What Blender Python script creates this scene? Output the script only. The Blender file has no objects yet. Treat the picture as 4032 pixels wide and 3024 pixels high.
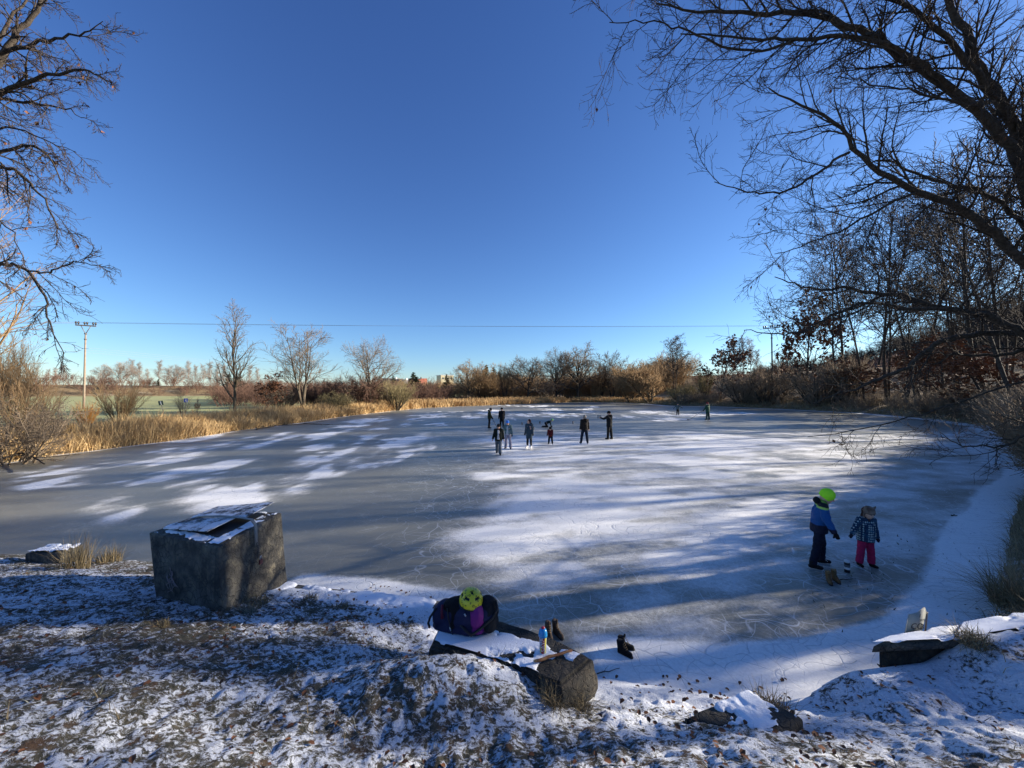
import bpy, bmesh, math
import numpy as np
from mathutils import Vector, Matrix

R = math.radians
sc = bpy.context.scene
COL = sc.collection

# ------------------------------------------------------------------ camera, sky, sun, exposure
CAMH, FPX, W0, H0 = 3.0, 1480.0, 4032.0, 3024.0
PITCH = math.atan((1545 - 1512) / FPX)
cam_d = bpy.data.cameras.new('camera')
cam_d.sensor_width = 36.0
cam_d.lens = FPX / W0 * 36.0
cam_d.clip_start = 0.05
cam_d.clip_end = 5000
cam = bpy.data.objects.new('camera', cam_d)
COL.objects.link(cam)
cam.location = (0, 0, CAMH)
cam.rotation_euler = (R(90) + PITCH, 0, 0)
sc.camera = cam

SUN_EL, SUN_AZ = 15.5, 77.0            # azimuth clockwise from +Y (the way the camera looks)
world = bpy.data.worlds.new('World')
sc.world = world
world.use_nodes = True
wn = world.node_tree.nodes
wl = world.node_tree.links
sky = wn.new('ShaderNodeTexSky')
sky.sky_type = 'NISHITA'
sky.sun_disc = False
sky.sun_elevation = R(SUN_EL)
sky.sun_rotation = R(SUN_AZ)
sky.altitude = 400
sky.air_density = 1.0
sky.dust_density = 0.25
sky.ozone_density = 3.0
wn['Background'].inputs['Strength'].default_value = 0.13
# deep, clean winter blue: a power curve per channel over the whole sky
_sp = wn.new('ShaderNodeSeparateColor'); _cb = wn.new('ShaderNodeCombineColor')
wl.new(sky.outputs[0], _sp.inputs[0])
for _i, (_g, _k) in enumerate(((1.22, 0.46), (1.18, 0.50), (1.02, 0.56))):
    _a1 = wn.new('ShaderNodeMath'); _a1.operation = 'MULTIPLY'; _a1.inputs[1].default_value = 0.13
    _a2 = wn.new('ShaderNodeMath'); _a2.operation = 'POWER'; _a2.inputs[1].default_value = _g
    _a3 = wn.new('ShaderNodeMath'); _a3.operation = 'MULTIPLY'; _a3.inputs[1].default_value = _k / 0.13
    wl.new(_sp.outputs[_i], _a1.inputs[0]); wl.new(_a1.outputs[0], _a2.inputs[0]); wl.new(_a2.outputs[0], _a3.inputs[0]); wl.new(_a3.outputs[0], _cb.inputs[_i])
wl.new(_cb.outputs[0], wn['Background'].inputs['Color'])

sun_d = bpy.data.lights.new('sun', 'SUN')
sun_d.energy = 5.0
sun_d.angle = R(0.55)
sun_d.color = (1.0, 0.90, 0.76)
sun = bpy.data.objects.new('sun', sun_d)
COL.objects.link(sun)
_a, _e = R(SUN_AZ), R(SUN_EL)
SUNV = Vector((math.sin(_a) * math.cos(_e), math.cos(_a) * math.cos(_e), math.sin(_e)))
sun.rotation_euler = SUNV.to_track_quat('Z', 'Y').to_euler()
sun.location = SUNV * 300

sc.view_settings.view_transform = 'Standard'
sc.view_settings.look = 'None'
sc.view_settings.exposure = 1.5
sc.view_settings.gamma = 1.0
sc.view_settings.use_curve_mapping = False
sc.cycles.max_bounces = 5
sc.cycles.diffuse_bounces = 3
sc.cycles.transparent_max_bounces = 8

# ------------------------------------------------------------------ helpers
_ct, _st = math.cos(PITCH), math.sin(PITCH)


def at(px, py, D):
    """point seen at photo pixel (px,py) whose distance along +Y is D"""
    u, v = px - W0 / 2, H0 / 2 - py
    fy = _ct * FPX - _st * v
    fz = _st * FPX + _ct * v
    k = D / fy
    return Vector((u * k, D, CAMH + fz * k))


def gat(px, py, z=0.0):
    """point of height z seen at photo pixel"""
    u, v = px - W0 / 2, H0 / 2 - py
    fy = _ct * FPX - _st * v
    fz = _st * FPX + _ct * v
    k = (z - CAMH) / fz
    return Vector((u * k, fy * k, z))


def topix(x, y, z):
    dz = z - CAMH
    f = y * _ct + dz * _st
    v = -y * _st + dz * _ct
    f = np.maximum(f, 0.05)
    return W0 / 2 + x / f * FPX, H0 / 2 - v / f * FPX


def _hash(ix, iy, iz, seed):
    h = (ix * 374761393 + iy * 668265263 + iz * 1274126177 + seed * 974711) & 0xFFFFFFFF
    h = ((h ^ (h >> 13)) * 1274126177) & 0xFFFFFFFF
    h = (h ^ (h >> 16)) & 0xFFFFFFFF
    return h / 4294967295.0


def noise3(x, y, z=0.0, seed=0):
    x, y, z = np.broadcast_arrays(np.asarray(x, float), np.asarray(y, float), np.asarray(z, float))
    ix, iy, iz = np.floor(x).astype(np.int64), np.floor(y).astype(np.int64), np.floor(z).astype(np.int64)
    fx, fy, fz = x - ix, y - iy, z - iz
    fx = fx * fx * (3 - 2 * fx); fy = fy * fy * (3 - 2 * fy); fz = fz * fz * (3 - 2 * fz)
    r = 0
    for dx in (0, 1):
        for dy in (0, 1):
            for dz in (0, 1):
                w = (fx if dx else 1 - fx) * (fy if dy else 1 - fy) * (fz if dz else 1 - fz)
                r = r + w * _hash(ix + dx, iy + dy, iz + dz, seed)
    return r


def fbm(x, y, z=0.0, seed=0, o=4):
    r, a, t = 0, 0.5, 0
    for i in range(o):
        r = r + a * noise3(x * 2 ** i, y * 2 ** i, np.asarray(z) * 2 ** i, seed + i * 17)
        t += a
        a *= 0.5
    return r / t


def sstep(a, b, x):
    t = np.clip((np.asarray(x, float) - a) / (b - a), 0, 1)
    return t * t * (3 - 2 * t)


def mesh_np(name, V, F, mat=None, smooth=False, attrs=None):
    """V (n,3); F (m,k) all polygons of k corners, or a list of such arrays"""
    V = np.ascontiguousarray(V, dtype=np.float32)
    Fs = F if isinstance(F, list) else [F]
    Fs = [np.asarray(f, np.int32) for f in Fs if len(f)]
    me = bpy.data.meshes.new(name)
    me.vertices.add(len(V))
    me.vertices.foreach_set('co', V.ravel())
    if Fs:
        idx = np.concatenate([f.ravel() for f in Fs])
        tot = np.concatenate([np.full(len(f), f.shape[1], np.int32) for f in Fs])
        st = np.concatenate([[0], np.cumsum(tot)[:-1]]).astype(np.int32)
        me.loops.add(len(idx))
        me.loops.foreach_set('vertex_index', idx)
        me.polygons.add(len(tot))
        me.polygons.foreach_set('loop_start', st)
        me.polygons.foreach_set('loop_total', tot)
        if smooth:
            me.polygons.foreach_set('use_smooth', np.ones(len(tot), bool))
    for k, a in (attrs or {}).items():
        at_ = me.attributes.new(k, 'FLOAT', 'POINT')
        at_.data.foreach_set('value', np.ascontiguousarray(a, np.float32))
    me.update(calc_edges=True)
    if mat:
        me.materials.append(mat)
    return me


def link(name, me, parent=None, loc=None, rot=None, scale=None):
    o = bpy.data.objects.new(name, me)
    COL.objects.link(o)
    if parent:
        o.parent = parent
    if loc is not None:
        o.location = loc
    if rot is not None:
        o.rotation_euler = rot
    if scale is not None:
        o.scale = scale
    return o


def tag(o, label=None, cat=None, group=None, kind=None):
    if label: o['label'] = label
    if cat: o['category'] = cat
    if group: o['group'] = group
    if kind: o['kind'] = kind
    return o


def thing(name, label, cat, loc=(0, 0, 0), rz=0.0, group=None):
    o = link(name, None, loc=loc, rot=(0, 0, rz))
    o.empty_display_size = 0.1
    return tag(o, label, cat, group)


# ------------------------------------------------------------------ materials
def mat(name, col, rough=0.8, spec=0.3, noise=None, col2=None, scale=8.0, bump=0.0, bscale=None, attr=None, metal=0.0, detail=6.0):
    m = bpy.data.materials.new(name)
    m.use_nodes = True
    n, l = m.node_tree.nodes, m.node_tree.links
    b = n['Principled BSDF']
    b.inputs['Roughness'].default_value = rough
    b.inputs['Specular IOR Level'].default_value = spec
    b.inputs['Metallic'].default_value = metal
    b.inputs['Base Color'].default_value = (*col, 1)
    tc = n.new('ShaderNodeTexCoord')
    if col2:
        mx = n.new('ShaderNodeMix'); mx.data_type = 'RGBA'
        mx.inputs[6].default_value = (*col, 1); mx.inputs[7].default_value = (*col2, 1)
        if attr:
            a = n.new('ShaderNodeAttribute'); a.attribute_name = attr
            l.new(a.outputs['Fac'], mx.inputs[0])
        else:
            t = n.new('ShaderNodeTexNoise'); t.inputs['Scale'].default_value = scale
            t.inputs['Detail'].default_value = detail
            l.new(tc.outputs['Object'], t.inputs['Vector'])
            rp = n.new('ShaderNodeMapRange'); rp.inputs[1].default_value = 0.35; rp.inputs[2].default_value = 0.65
            l.new(t.outputs[0], rp.inputs[0]); l.new(rp.outputs[0], mx.inputs[0])
        l.new(mx.outputs[2], b.inputs['Base Color'])
    if bump:
        t = n.new('ShaderNodeTexNoise'); t.inputs['Scale'].default_value = bscale or scale * 3
        t.inputs['Detail'].default_value = 6
        l.new(tc.outputs['Object'], t.inputs['Vector'])
        bp = n.new('ShaderNodeBump'); bp.inputs['Strength'].default_value = bump; bp.inputs['Distance'].default_value = 0.02
        l.new(t.outputs[0], bp.inputs['Height']); l.new(bp.outputs[0], b.inputs['Normal'])
    return m


class NB:
    """small node helper"""
    def __init__(s, name):
        s.m = bpy.data.materials.new(name); s.m.use_nodes = True
        s.n, s.l = s.m.node_tree.nodes, s.m.node_tree.links
        s.b = s.n['Principled BSDF']
        s.tc = s.n.new('ShaderNodeTexCoord')

    def put(s, v, sock):
        if hasattr(v, 'is_output'):
            s.l.new(v, sock)
        elif isinstance(v, tuple) and len(v) == 3 and sock.type == 'RGBA':
            sock.default_value = (*v, 1)
        else:
            sock.default_value = v

    def noise(s, vec, scale, detail=5, rough=0.55, dist=0.0):
        t = s.n.new('ShaderNodeTexNoise')
        s.l.new(vec, t.inputs['Vector'])
        t.inputs['Scale'].default_value = scale; t.inputs['Detail'].default_value = detail
        t.inputs['Roughness'].default_value = rough; t.inputs['Distortion'].default_value = dist
        return t.outputs[0]

    def noisec(s, vec, scale, detail=3):
        t = s.n.new('ShaderNodeTexNoise')
        s.l.new(vec, t.inputs['Vector'])
        t.inputs['Scale'].default_value = scale; t.inputs['Detail'].default_value = detail
        return t.outputs[1]

    def vor(s, vec, scale, feature='DISTANCE_TO_EDGE', rnd=1.0):
        t = s.n.new('ShaderNodeTexVoronoi'); t.feature = feature
        s.l.new(vec, t.inputs['Vector'])
        t.inputs['Scale'].default_value = scale
        t.inputs['Randomness'].default_value = rnd
        return t.outputs['Distance']

    def mr(s, v, a, b, c=0.0, d=1.0, smooth=False):
        t = s.n.new('ShaderNodeMapRange')
        if smooth: t.interpolation_type = 'SMOOTHSTEP'
        s.put(v, t.inputs[0])
        for i, q in enumerate((a, b, c, d)): s.put(q, t.inputs[i + 1])
        return t.outputs[0]

    def math(s, op, a, b=0.0, clamp=False):
        t = s.n.new('ShaderNodeMath'); t.operation = op; t.use_clamp = clamp
        s.put(a, t.inputs[0]); s.put(b, t.inputs[1])
        return t.outputs[0]

    def mix(s, f, a, b):
        t = s.n.new('ShaderNodeMix'); t.data_type = 'RGBA'
        s.put(f, t.inputs[0]); s.put(a, t.inputs[6]); s.put(b, t.inputs[7])
        return t.outputs[2]

    def vmath(s, op, a, b):
        t = s.n.new('ShaderNodeVectorMath'); t.operation = op
        s.put(a, t.inputs[0])
        s.put(b, t.inputs[3 if op == 'SCALE' else 1])
        return t.outputs[0]

    def mapping(s, vec, scale=(1, 1, 1), rot=(0, 0, 0)):
        t = s.n.new('ShaderNodeMapping')
        s.l.new(vec, t.inputs[0]); t.inputs['Scale'].default_value = scale; t.inputs['Rotation'].default_value = rot
        return t.outputs[0]

    def attr(s, name):
        t = s.n.new('ShaderNodeAttribute'); t.attribute_name = name
        return t.outputs['Fac']

    def bump(s, h, strength=0.5, dist=0.02):
        t = s.n.new('ShaderNodeBump'); t.inputs['Strength'].default_value = strength; t.inputs['Distance'].default_value = dist
        s.l.new(h, t.inputs['Height']); s.l.new(t.outputs[0], s.b.inputs['Normal'])

    def out(s, color=None, rough=None, spec=None):
        if color is not None: s.put(color, s.b.inputs['Base Color'])
        if rough is not None: s.put(rough, s.b.inputs['Roughness'])
        if spec is not None: s.put(spec, s.b.inputs['Specular IOR Level'])
        return s.m


M = {}
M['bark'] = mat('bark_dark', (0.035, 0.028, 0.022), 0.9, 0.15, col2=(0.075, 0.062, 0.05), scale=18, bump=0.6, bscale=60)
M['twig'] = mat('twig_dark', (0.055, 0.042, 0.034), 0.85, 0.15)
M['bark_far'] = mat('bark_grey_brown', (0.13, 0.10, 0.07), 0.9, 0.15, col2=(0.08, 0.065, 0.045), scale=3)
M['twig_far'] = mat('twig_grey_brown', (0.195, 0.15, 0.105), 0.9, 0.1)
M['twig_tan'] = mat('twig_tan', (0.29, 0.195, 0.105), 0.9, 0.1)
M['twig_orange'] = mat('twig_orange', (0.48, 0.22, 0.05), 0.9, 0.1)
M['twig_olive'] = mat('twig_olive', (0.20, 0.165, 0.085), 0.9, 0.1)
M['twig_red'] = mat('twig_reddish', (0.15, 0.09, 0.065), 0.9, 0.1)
M['bark_birch'] = mat('bark_birch', (0.42, 0.38, 0.32), 0.8, 0.2, col2=(0.12, 0.10, 0.08), scale=6)
M['twig_birch'] = mat('twig_birch', (0.27, 0.22, 0.18), 0.9, 0.1)
M['leaf_brown'] = mat('dead_leaf', (0.20, 0.085, 0.04), 0.8, 0.2, col2=(0.10, 0.045, 0.025), attr='var')
M['needle'] = mat('spruce_needle', (0.020, 0.030, 0.014), 0.8, 0.2, col2=(0.045, 0.055, 0.025), scale=3)
M['reed'] = mat('dry_reed', (0.66, 0.47, 0.23), 0.7, 0.2, col2=(0.30, 0.18, 0.075), attr='var')
M['straw'] = mat('dry_straw', (0.34, 0.27, 0.15), 0.8, 0.2, col2=(0.12, 0.09, 0.05), attr='var')
M['frost_grass'] = mat('frosted_grass', (0.055, 0.065, 0.04), 0.8, 0.2, col2=(0.30, 0.30, 0.25), attr='var')
M['snow'] = mat('snow', (0.80, 0.83, 0.88), 0.75, 0.3, bump=0.35, scale=20, bscale=90)
M['metal'] = mat('weathered_metal', (0.09, 0.085, 0.08), 0.55, 0.5, col2=(0.16, 0.12, 0.09), scale=12, bump=0.2)
M['skin'] = mat('skin', (0.55, 0.33, 0.24), 0.55, 0.4)
M['rubber'] = mat('black_rubber', (0.012, 0.012, 0.013), 0.6, 0.4)
M['steel'] = mat('blade_steel', (0.55, 0.56, 0.58), 0.3, 0.5, metal=0.9)
M['white_leather'] = mat('white_leather', (0.78, 0.76, 0.72), 0.5, 0.4)


def cloth(name, c, c2=None, rough=0.85):
    return mat(name, c, rough, 0.2, col2=c2 or tuple(v * 0.7 for v in c), scale=14, bump=0.5, bscale=35)


# concrete of the sluice box
def concrete_mat(name, base, dark, warm=(0.30, 0.25, 0.15)):
    s = NB(name)
    o = s.tc.outputs['Object']
    n1 = s.noise(o, 2.2, 6, 0.65)
    n2 = s.noise(o, 9, 6, 0.7)
    c = s.mix(s.mr(n1, 0.35, 0.65), dark, base)
    c = s.mix(s.mr(n2, 0.5, 0.72), c, warm)
    cr = s.vor(s.vmath('ADD', o, s.vmath('SCALE', s.noisec(o, 4), 0.25)), 11)
    c = s.mix(s.math('MULTIPLY', s.mr(cr, 0.0, 0.06, 1, 0), s.mr(s.noise(o, 1.7), 0.36, 0.52)), c, (0.05, 0.045, 0.04))
    st = s.noise(s.mapping(o, (14, 14, 1.2)), 1.0, 4)
    c = s.mix(s.mr(st, 0.5, 0.8, 0, 0.7), c, dark)
    h = s.math('ADD', s.noise(o, 45, 5), s.math('ADD', s.math('MULTIPLY', n2, 1.5), s.math('MULTIPLY', s.mr(cr, 0, 0.06), 0.8)))
    s.bump(h, 0.7, 0.02)
    return s.out(c, 0.92, 0.2)


M['concrete'] = concrete_mat('mossy_concrete', (0.17, 0.16, 0.135), (0.045, 0.043, 0.04), (0.20, 0.175, 0.12))
M['stone'] = concrete_mat('damp_stone', (0.080, 0.074, 0.062), (0.028, 0.027, 0.025), (0.11, 0.09, 0.065))


# ------------------------------------------------------------------ pond outline and terrain height
SH = np.array([(-21.5, 14.0), (-19.0, 10.5), (-14, 8.0), (-9.4, 6.95), (-6, 6.55), (-4.8, 6.1), (-3.4, 5.9), (-0.95, 5.3), (-0.4, 4.45),
               (0.4, 4.0), (1.2, 3.8), (2.5, 3.65), (3.9, 3.75), (5.2, 4.2), (7, 5.4), (9.6, 7.3), (13.8, 10.2), (19, 13.5), (26, 19.5),
               (34, 25), (42, 33), (47, 42), (51, 55), (48, 68), (44, 79), (35.5, 84), (35, 100), (33, 110), (18, 114), (8, 103), (0, 93.5),
               (-12, 79.5), (-17, 72), (-19.5, 60), (-21, 45), (-20.8, 38), (-21.5, 30), (-21.0, 24), (-21.8, 18)])


def pond_sd(x, y):
    """signed distance to the shoreline, >0 on land"""
    x = np.asarray(x, float); y = np.asarray(y, float)
    d2 = np.full(x.shape, 1e12); ins = np.zeros(x.shape, bool)
    n = len(SH)
    for i in range(n):
        ax, ay = SH[i]; bx, by = SH[(i + 1) % n]
        ex, ey = bx - ax, by - ay
        t = np.clip(((x - ax) * ex + (y - ay) * ey) / (ex * ex + ey * ey), 0, 1)
        d2 = np.minimum(d2, (x - ax - t * ex) ** 2 + (y - ay - t * ey) ** 2)
        c = (ay > y) != (by > y)
        with np.errstate(divide='ignore', invalid='ignore'):
            xx = ax + (y - ay) * ex / (ey if ey != 0 else 1e-9)
        ins ^= c & (x < xx)
    d = np.sqrt(d2)
    return np.where(ins, -d, d)


def Hgt(x, y, detail=True):
    x = np.asarray(x, float); y = np.asarray(y, float)
    s = pond_sd(x, y) + 0.25 * (fbm(x * 0.9, y * 0.9, 0, 3, 3) - 0.5) * sstep(0, 20, np.hypot(x, y) + 12)
    p = np.maximum(s, 0)
    # near bank
    slope = 0.26 + 0.24 * sstep(-1.0, 2.0, x)
    near = np.minimum(0.05 + slope * p, 1.45 + 0.02 * p)
    near = near + 0.38 * np.exp(-(((x + 0.55) / 0.95) ** 2 + ((y - 3.25) / 0.42) ** 2)) * sstep(0.8, 0.2, x)
    _yf = 3.72 + 0.14 * (x - 3.5)
    near = np.maximum(near, (0.38 * sstep(2.5, 3.3, x) + 0.22 * sstep(4.0, 4.6, x)) * sstep(_yf + 0.30, _yf - 0.12, y))
    # right bank: steep edge then a meadow hillside
    right = 0.1 + 1.1 * sstep(0, 3.5, p) + 0.16 * np.maximum(p - 4, 0)
    right = np.minimum(right, 9 + 0.01 * p)
    # left shore and field
    left = 0.12 + 0.45 * sstep(0, 3, p) + 0.0035 * p
    far = 0.12 + 0.5 * sstep(0, 4, p) + 0.004 * p
    wr = sstep(9, 20, x) * (1 - sstep(78, 92, y) * (1 - sstep(34, 60, x)))
    wn_ = (1 - sstep(5.5, 9.5, y - 0.25 * np.abs(x))) * (1 - wr)
    wf = sstep(60, 95, y) * (1 - wr) * (1 - wn_)
    wl_ = np.clip(1 - wr - wn_ - wf, 0, 1)
    z = wr * right + wn_ * near + wf * far + wl_ * left
    # distant rise: railway bank on the left, wooded hill on the right
    dist = np.hypot(x, y)
    az = np.degrees(np.arctan2(x, np.maximum(y, 1e-3)))
    z = z + 5.0 * sstep(232, 262, dist) * sstep(-8, -30, az) + 3.0 * sstep(150, 330, dist) * sstep(-30, -5, az)
    z = z + 62 * sstep(180, 520, dist) * sstep(36, 58, az) * sstep(2500, 900, dist)
    if detail:
        z = z + (fbm(x * 0.35, y * 0.35, 0, 9, 3) - 0.5) * 0.3 * sstep(2.5, 10, p)
    z = np.where(s < 0, np.maximum(-0.5, s * 0.6) + 0.03, z)
    return z


def hz(x, y):
    return float(Hgt(np.array([x]), np.array([y]))[0])


def grow_axis(a, b, step0, r, lim):
    out = [a]; s = step0
    while abs(out[-1]) < abs(b):
        out.append(out[-1] + math.copysign(s, b - a)); s = min(s * r, lim)
    return out


# coarse ground sheet with a rectangular opening filled by the fine near bank
BX0, BX1, BY0, BY1 = -10.0, 8.0, 0.4, 8.0
xs = np.array(sorted(set([round(v, 4) for v in grow_axis(BX0, -2600, 0.5, 1.06, 160)] + [round(v, 4) for v in grow_axis(BX1, 2600, 0.5, 1.05, 160)] + list(np.round(np.linspace(BX0, BX1, 61), 4)))))
ys = np.array(sorted(set([round(v, 4) for v in grow_axis(BY1, 2800, 0.5, 1.03, 160)] + list(np.round(np.linspace(BY0, BY1, 31), 4)) + [0.4 - v for v in (0.5, 1.2, 2.2, 4, 7, 12, 20, 35, 60, 100)])))
gx, gy = np.meshgrid(xs, ys)
gz = Hgt(gx, gy)
V = np.stack([gx.ravel(), gy.ravel(), gz.ravel()], 1)
ny, nx = gx.shape
ii, jj = np.meshgrid(np.arange(nx - 1), np.arange(ny - 1))
cx = (xs[ii] + xs[ii + 1]) / 2; cy = (ys[jj] + ys[jj + 1]) / 2
keep = ~((cx > BX0) & (cx < BX1) & (cy > BY0) & (cy < BY1))
a0 = (jj * nx + ii)[keep]
F = np.stack([a0, a0 + 1, a0 + 1 + nx, a0 + nx], 1)

sd_all = pond_sd(gx, gy).ravel()
azg = np.degrees(np.arctan2(gx, np.maximum(gy, 1e-3))).ravel(); dg = np.hypot(gx, gy).ravel()
# field mask: the winter crop beyond the left reeds
fieldm = sstep(8, 11, sd_all) * (gx.ravel() < -26) * sstep(234, 228, dg) * sstep(7, 10, gy.ravel())
woodm = sstep(150, 240, dg) * sstep(33, 40, azg)

s = NB('ground_earth')
o = s.tc.outputs['Object']
straw = s.mix(s.mr(s.noise(o, 0.9, 6, 0.7), 0.35, 0.65), (0.30, 0.22, 0.12), (0.15, 0.105, 0.06))
straw = s.mix(s.mr(s.noise(o, 0.12, 3), 0.55, 0.7, 0, 0.8), straw, (0.42, 0.36, 0.24))
rows = s.noise(s.mapping(o, (0.9, 0.05, 1), (0, 0, R(68))), 1.0, 3)
field = s.mix(s.mr(rows, 0.35, 0.65), (0.30, 0.315, 0.13), (0.40, 0.40, 0.20))
field = s.mix(s.mr(s.noise(o, 0.03, 3), 0.4, 0.7), field, (0.36, 0.35, 0.18))
c = s.mix(s.attr('field'), straw, field)
wood = s.mix(s.mr(s.noise(o, 0.05, 5, 0.8), 0.35, 0.65), (0.030, 0.034, 0.026), (0.075, 0.062, 0.048))
c = s.mix(s.attr('wood'), c, wood)
fr = s.math('MULTIPLY', s.mr(s.noise(o, 1.6, 7, 0.75), 0.5, 0.6), s.attr('frost'))
c = s.mix(fr, c, (0.72, 0.75, 0.80))
s.bump(s.noise(o, 3, 7, 0.75), 0.8, 0.15)
M['ground'] = s.out(c, 0.95, 0.1)
frost = sstep(14, 4, dg) * 1.0 + 0.35 * sstep(4, 0.3, sd_all) * sstep(20, 60, azg) + 0.25 * (fieldm > 0.2) * 0
me = mesh_np('ground', V, F, M['ground'], True, {'field': fieldm, 'wood': woodm, 'frost': np.clip(frost, 0, 1)})
tag(link('ground', me), kind='structure')

# ------------------------------------------------------------------ fine near bank with snow between frosted grass
fxs = np.concatenate([np.linspace(BX0, -5, 101), np.linspace(-5, 4.5, 381)[1:], np.linspace(4.5, BX1, 71)[1:]])
fys = np.concatenate([np.linspace(BY0, 5.2, 193), np.linspace(5.2, BY1, 41)[1:]])
gx, gy = np.meshgrid(fxs, fys)
gz = Hgt(gx, gy)
sdf = pond_sd(gx, gy)
edge = np.minimum.reduce([gx - BX0, BX1 - gx, gy - BY0, BY1 - gy])
ef = sstep(0.0, 0.5, edge)
land = sstep(0.0, 0.35, sdf)
clump = fbm(gx * 2.6, gy * 2.6, 0, 21, 4)
fine = fbm(gx * 14, gy * 14, 0, 31, 3)
gz = gz + ef * land * ((clump - 0.5) * 0.09 + (fine - 0.5) * 0.06)
gz = gz - (1 - ef) * 0.0
snowd = 0.545 - 0.16 * sstep(-4.6, -5.4, gx) * sstep(1.0, 0.3, sdf) + 0.12 * sstep(0.5, 2.2, gx) * sstep(2.0, 3.0, gy) + 0.5 * sstep(0.75, 0.15, sdf) * sstep(-4.0, -3.2, gx) * (1 - sstep(2.3, 3.0, gx) * sstep(3.95, 3.6, gy)) - 0.18 * np.exp(-(((gx + 3.6) / 0.8) ** 2 + ((gy - 3.9) / 0.35) ** 2)) \
    + 0.25 * (fbm(gx * 0.9, gy * 0.9, 0, 41, 3) - 0.5) + 0.55 * (fbm(gx * 3.6, gy * 5.0, 0, 43, 4) - 0.5)
V = np.stack([gx.ravel(), gy.ravel(), gz.ravel()], 1)
ny, nx = gx.shape
ii, jj = np.meshgrid(np.arange(nx - 1), np.arange(ny - 1))
a0 = (jj * nx + ii).ravel()
F = np.stack([a0, a0 + 1, a0 + 1 + nx, a0 + nx], 1)
s = NB('frosty_bank')
o = s.tc.outputs['Object']
wv = s.vmath('ADD', o, s.vmath('SCALE', s.noisec(o, 9), 0.10))
n1 = s.noise(wv, 15, 7, 0.72)
n2 = s.noise(s.mapping(wv, (26, 52, 24)), 1.0, 5, 0.7)
k = s.math('ADD', s.math('MULTIPLY', n1, 0.55), s.math('MULTIPLY', n2, 0.45))
thr = s.mr(s.attr('snowd'), 0.0, 1.0, 0.66, 0.33)
sn = s.mr(s.math('SUBTRACT', k, thr), -0.022, 0.035)
dirt = s.mix(s.mr(s.noise(o, 26, 5), 0.35, 0.65), (0.045, 0.048, 0.036), (0.14, 0.12, 0.085))
dirt = s.mix(s.mr(s.noise(o, 5.5, 4), 0.52, 0.66, 0, 0.8), dirt, (0.13, 0.075, 0.045))
snc = s.mix(s.mr(s.noise(o, 60, 3), 0.3, 0.7), (0.66, 0.69, 0.75), (0.84, 0.87, 0.92))
s.bump(s.math('ADD', s.math('MULTIPLY', sn, 0.8), s.noise(o, 50, 5, 0.7)), 0.9, 0.03)
M['bank'] = s.out(s.mix(sn, dirt, snc), 0.9, 0.15)
me = mesh_np('frosty_bank', V, F, M['bank'], True, {'snowd': np.clip(snowd, 0, 1).ravel()})
tag(link('bank', me), kind='structure')


def bank_h(x, y):
    x = np.asarray(x, float); y = np.asarray(y, float)
    z = Hgt(x, y)
    sd = pond_sd(x, y)
    e = np.minimum.reduce([x - BX0, BX1 - x, y - BY0, BY1 - y])
    ef_ = sstep(0.0, 0.5, e)
    z2 = z + ef_ * sstep(0, 0.35, sd) * ((fbm(x * 2.6, y * 2.6, 0, 21, 4) - 0.5) * 0.09 + (fbm(x * 14, y * 14, 0, 31, 3) - 0.5) * 0.06)
    return z2


# ------------------------------------------------------------------ ice
ax1 = sorted(set([round(v, 3) for v in grow_axis(0.0, 54, 0.11, 1.008, 0.6)] + [round(v, 3) for v in grow_axis(0.0, -25, 0.11, 1.008, 0.6)]))
ay1 = [3.2]
st_ = 0.06
while ay1[-1] < 117:
    ay1.append(ay1[-1] + st_); st_ = min(st_ * 1.012, 0.75)
xs = np.array(ax1); ys = np.array(ay1)
gx, gy = np.meshgrid(xs, ys)
sdi = pond_sd(gx, gy)
px, py = topix(gx, gy, 0 * gx)
# soft wobble so that every drift has a ragged edge
wx = (fbm(gx * 0.5, gy * 0.5, 0, 5, 4) - 0.5); wy = (fbm(gx * 0.5, gy * 0.5, 0, 6, 4) - 0.5); wf = (fbm(gx * 1.6, gy * 1.1, 0, 16, 4) - 0.5)
# snow drifts on the bare ice, given on the ice plane: (x, y, half length, half width, heading)
drift_px = [(1464, 1654, 82, 8), (1682, 1649, 118, 8), (1710, 1631, 86, 5), (1372, 1679, 91, 6), (1455, 1690, 45, 5), (1090, 1720, 91, 9),
            (1281, 1715, 91, 7), (1076, 1743, 110, 9), (1418, 1733, 80, 7), (1290, 1752, 105, 9), (1532, 1752, 150, 15), (1372, 1783, 170, 14),
            (1281, 1825, 150, 20), (1100, 1672, 110, 6), (797, 1720, 114, 7), (683, 1779, 137, 9), (843, 1760, 160, 9), (455, 1825, 114, 9),
            (661, 1815, 114, 8), (888, 1834, 114, 11), (198, 1861, 140, 10), (198, 1906, 110, 18), (452, 2014, 100, 30), (960, 1923, 200, 30),
            (1017, 1963, 180, 26), (678, 1861, 113, 9), (1520, 1812, 120, 10), (1180, 1880, 180, 18), (830, 1890, 120, 10), (1922, 1620, 55, 6), (1910, 1630, 50, 4),
            (1877, 1642, 60, 4), (1990, 1596, 45, 3), (2100, 1600, 55, 3), (2166, 1614, 50, 4), (2058, 1634, 60, 6), (2154, 1627, 46, 4), (2230, 1637, 70, 6),
            (2331, 1623, 50, 4), (2320, 1603, 40, 3), (2300, 1612, 40, 3), (2550, 1622, 80, 4), (2700, 1634, 130, 7), (2870, 1628, 120, 5), (2470, 1640, 90, 4),
            (2610, 1652, 120, 6), (2020, 1650, 50, 3), (1750, 1668, 60, 4), (1600, 1675, 60, 3), (560, 1895, 120, 7), (1640, 1770, 60, 6)]
cover = np.zeros(gx.shape)
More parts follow.
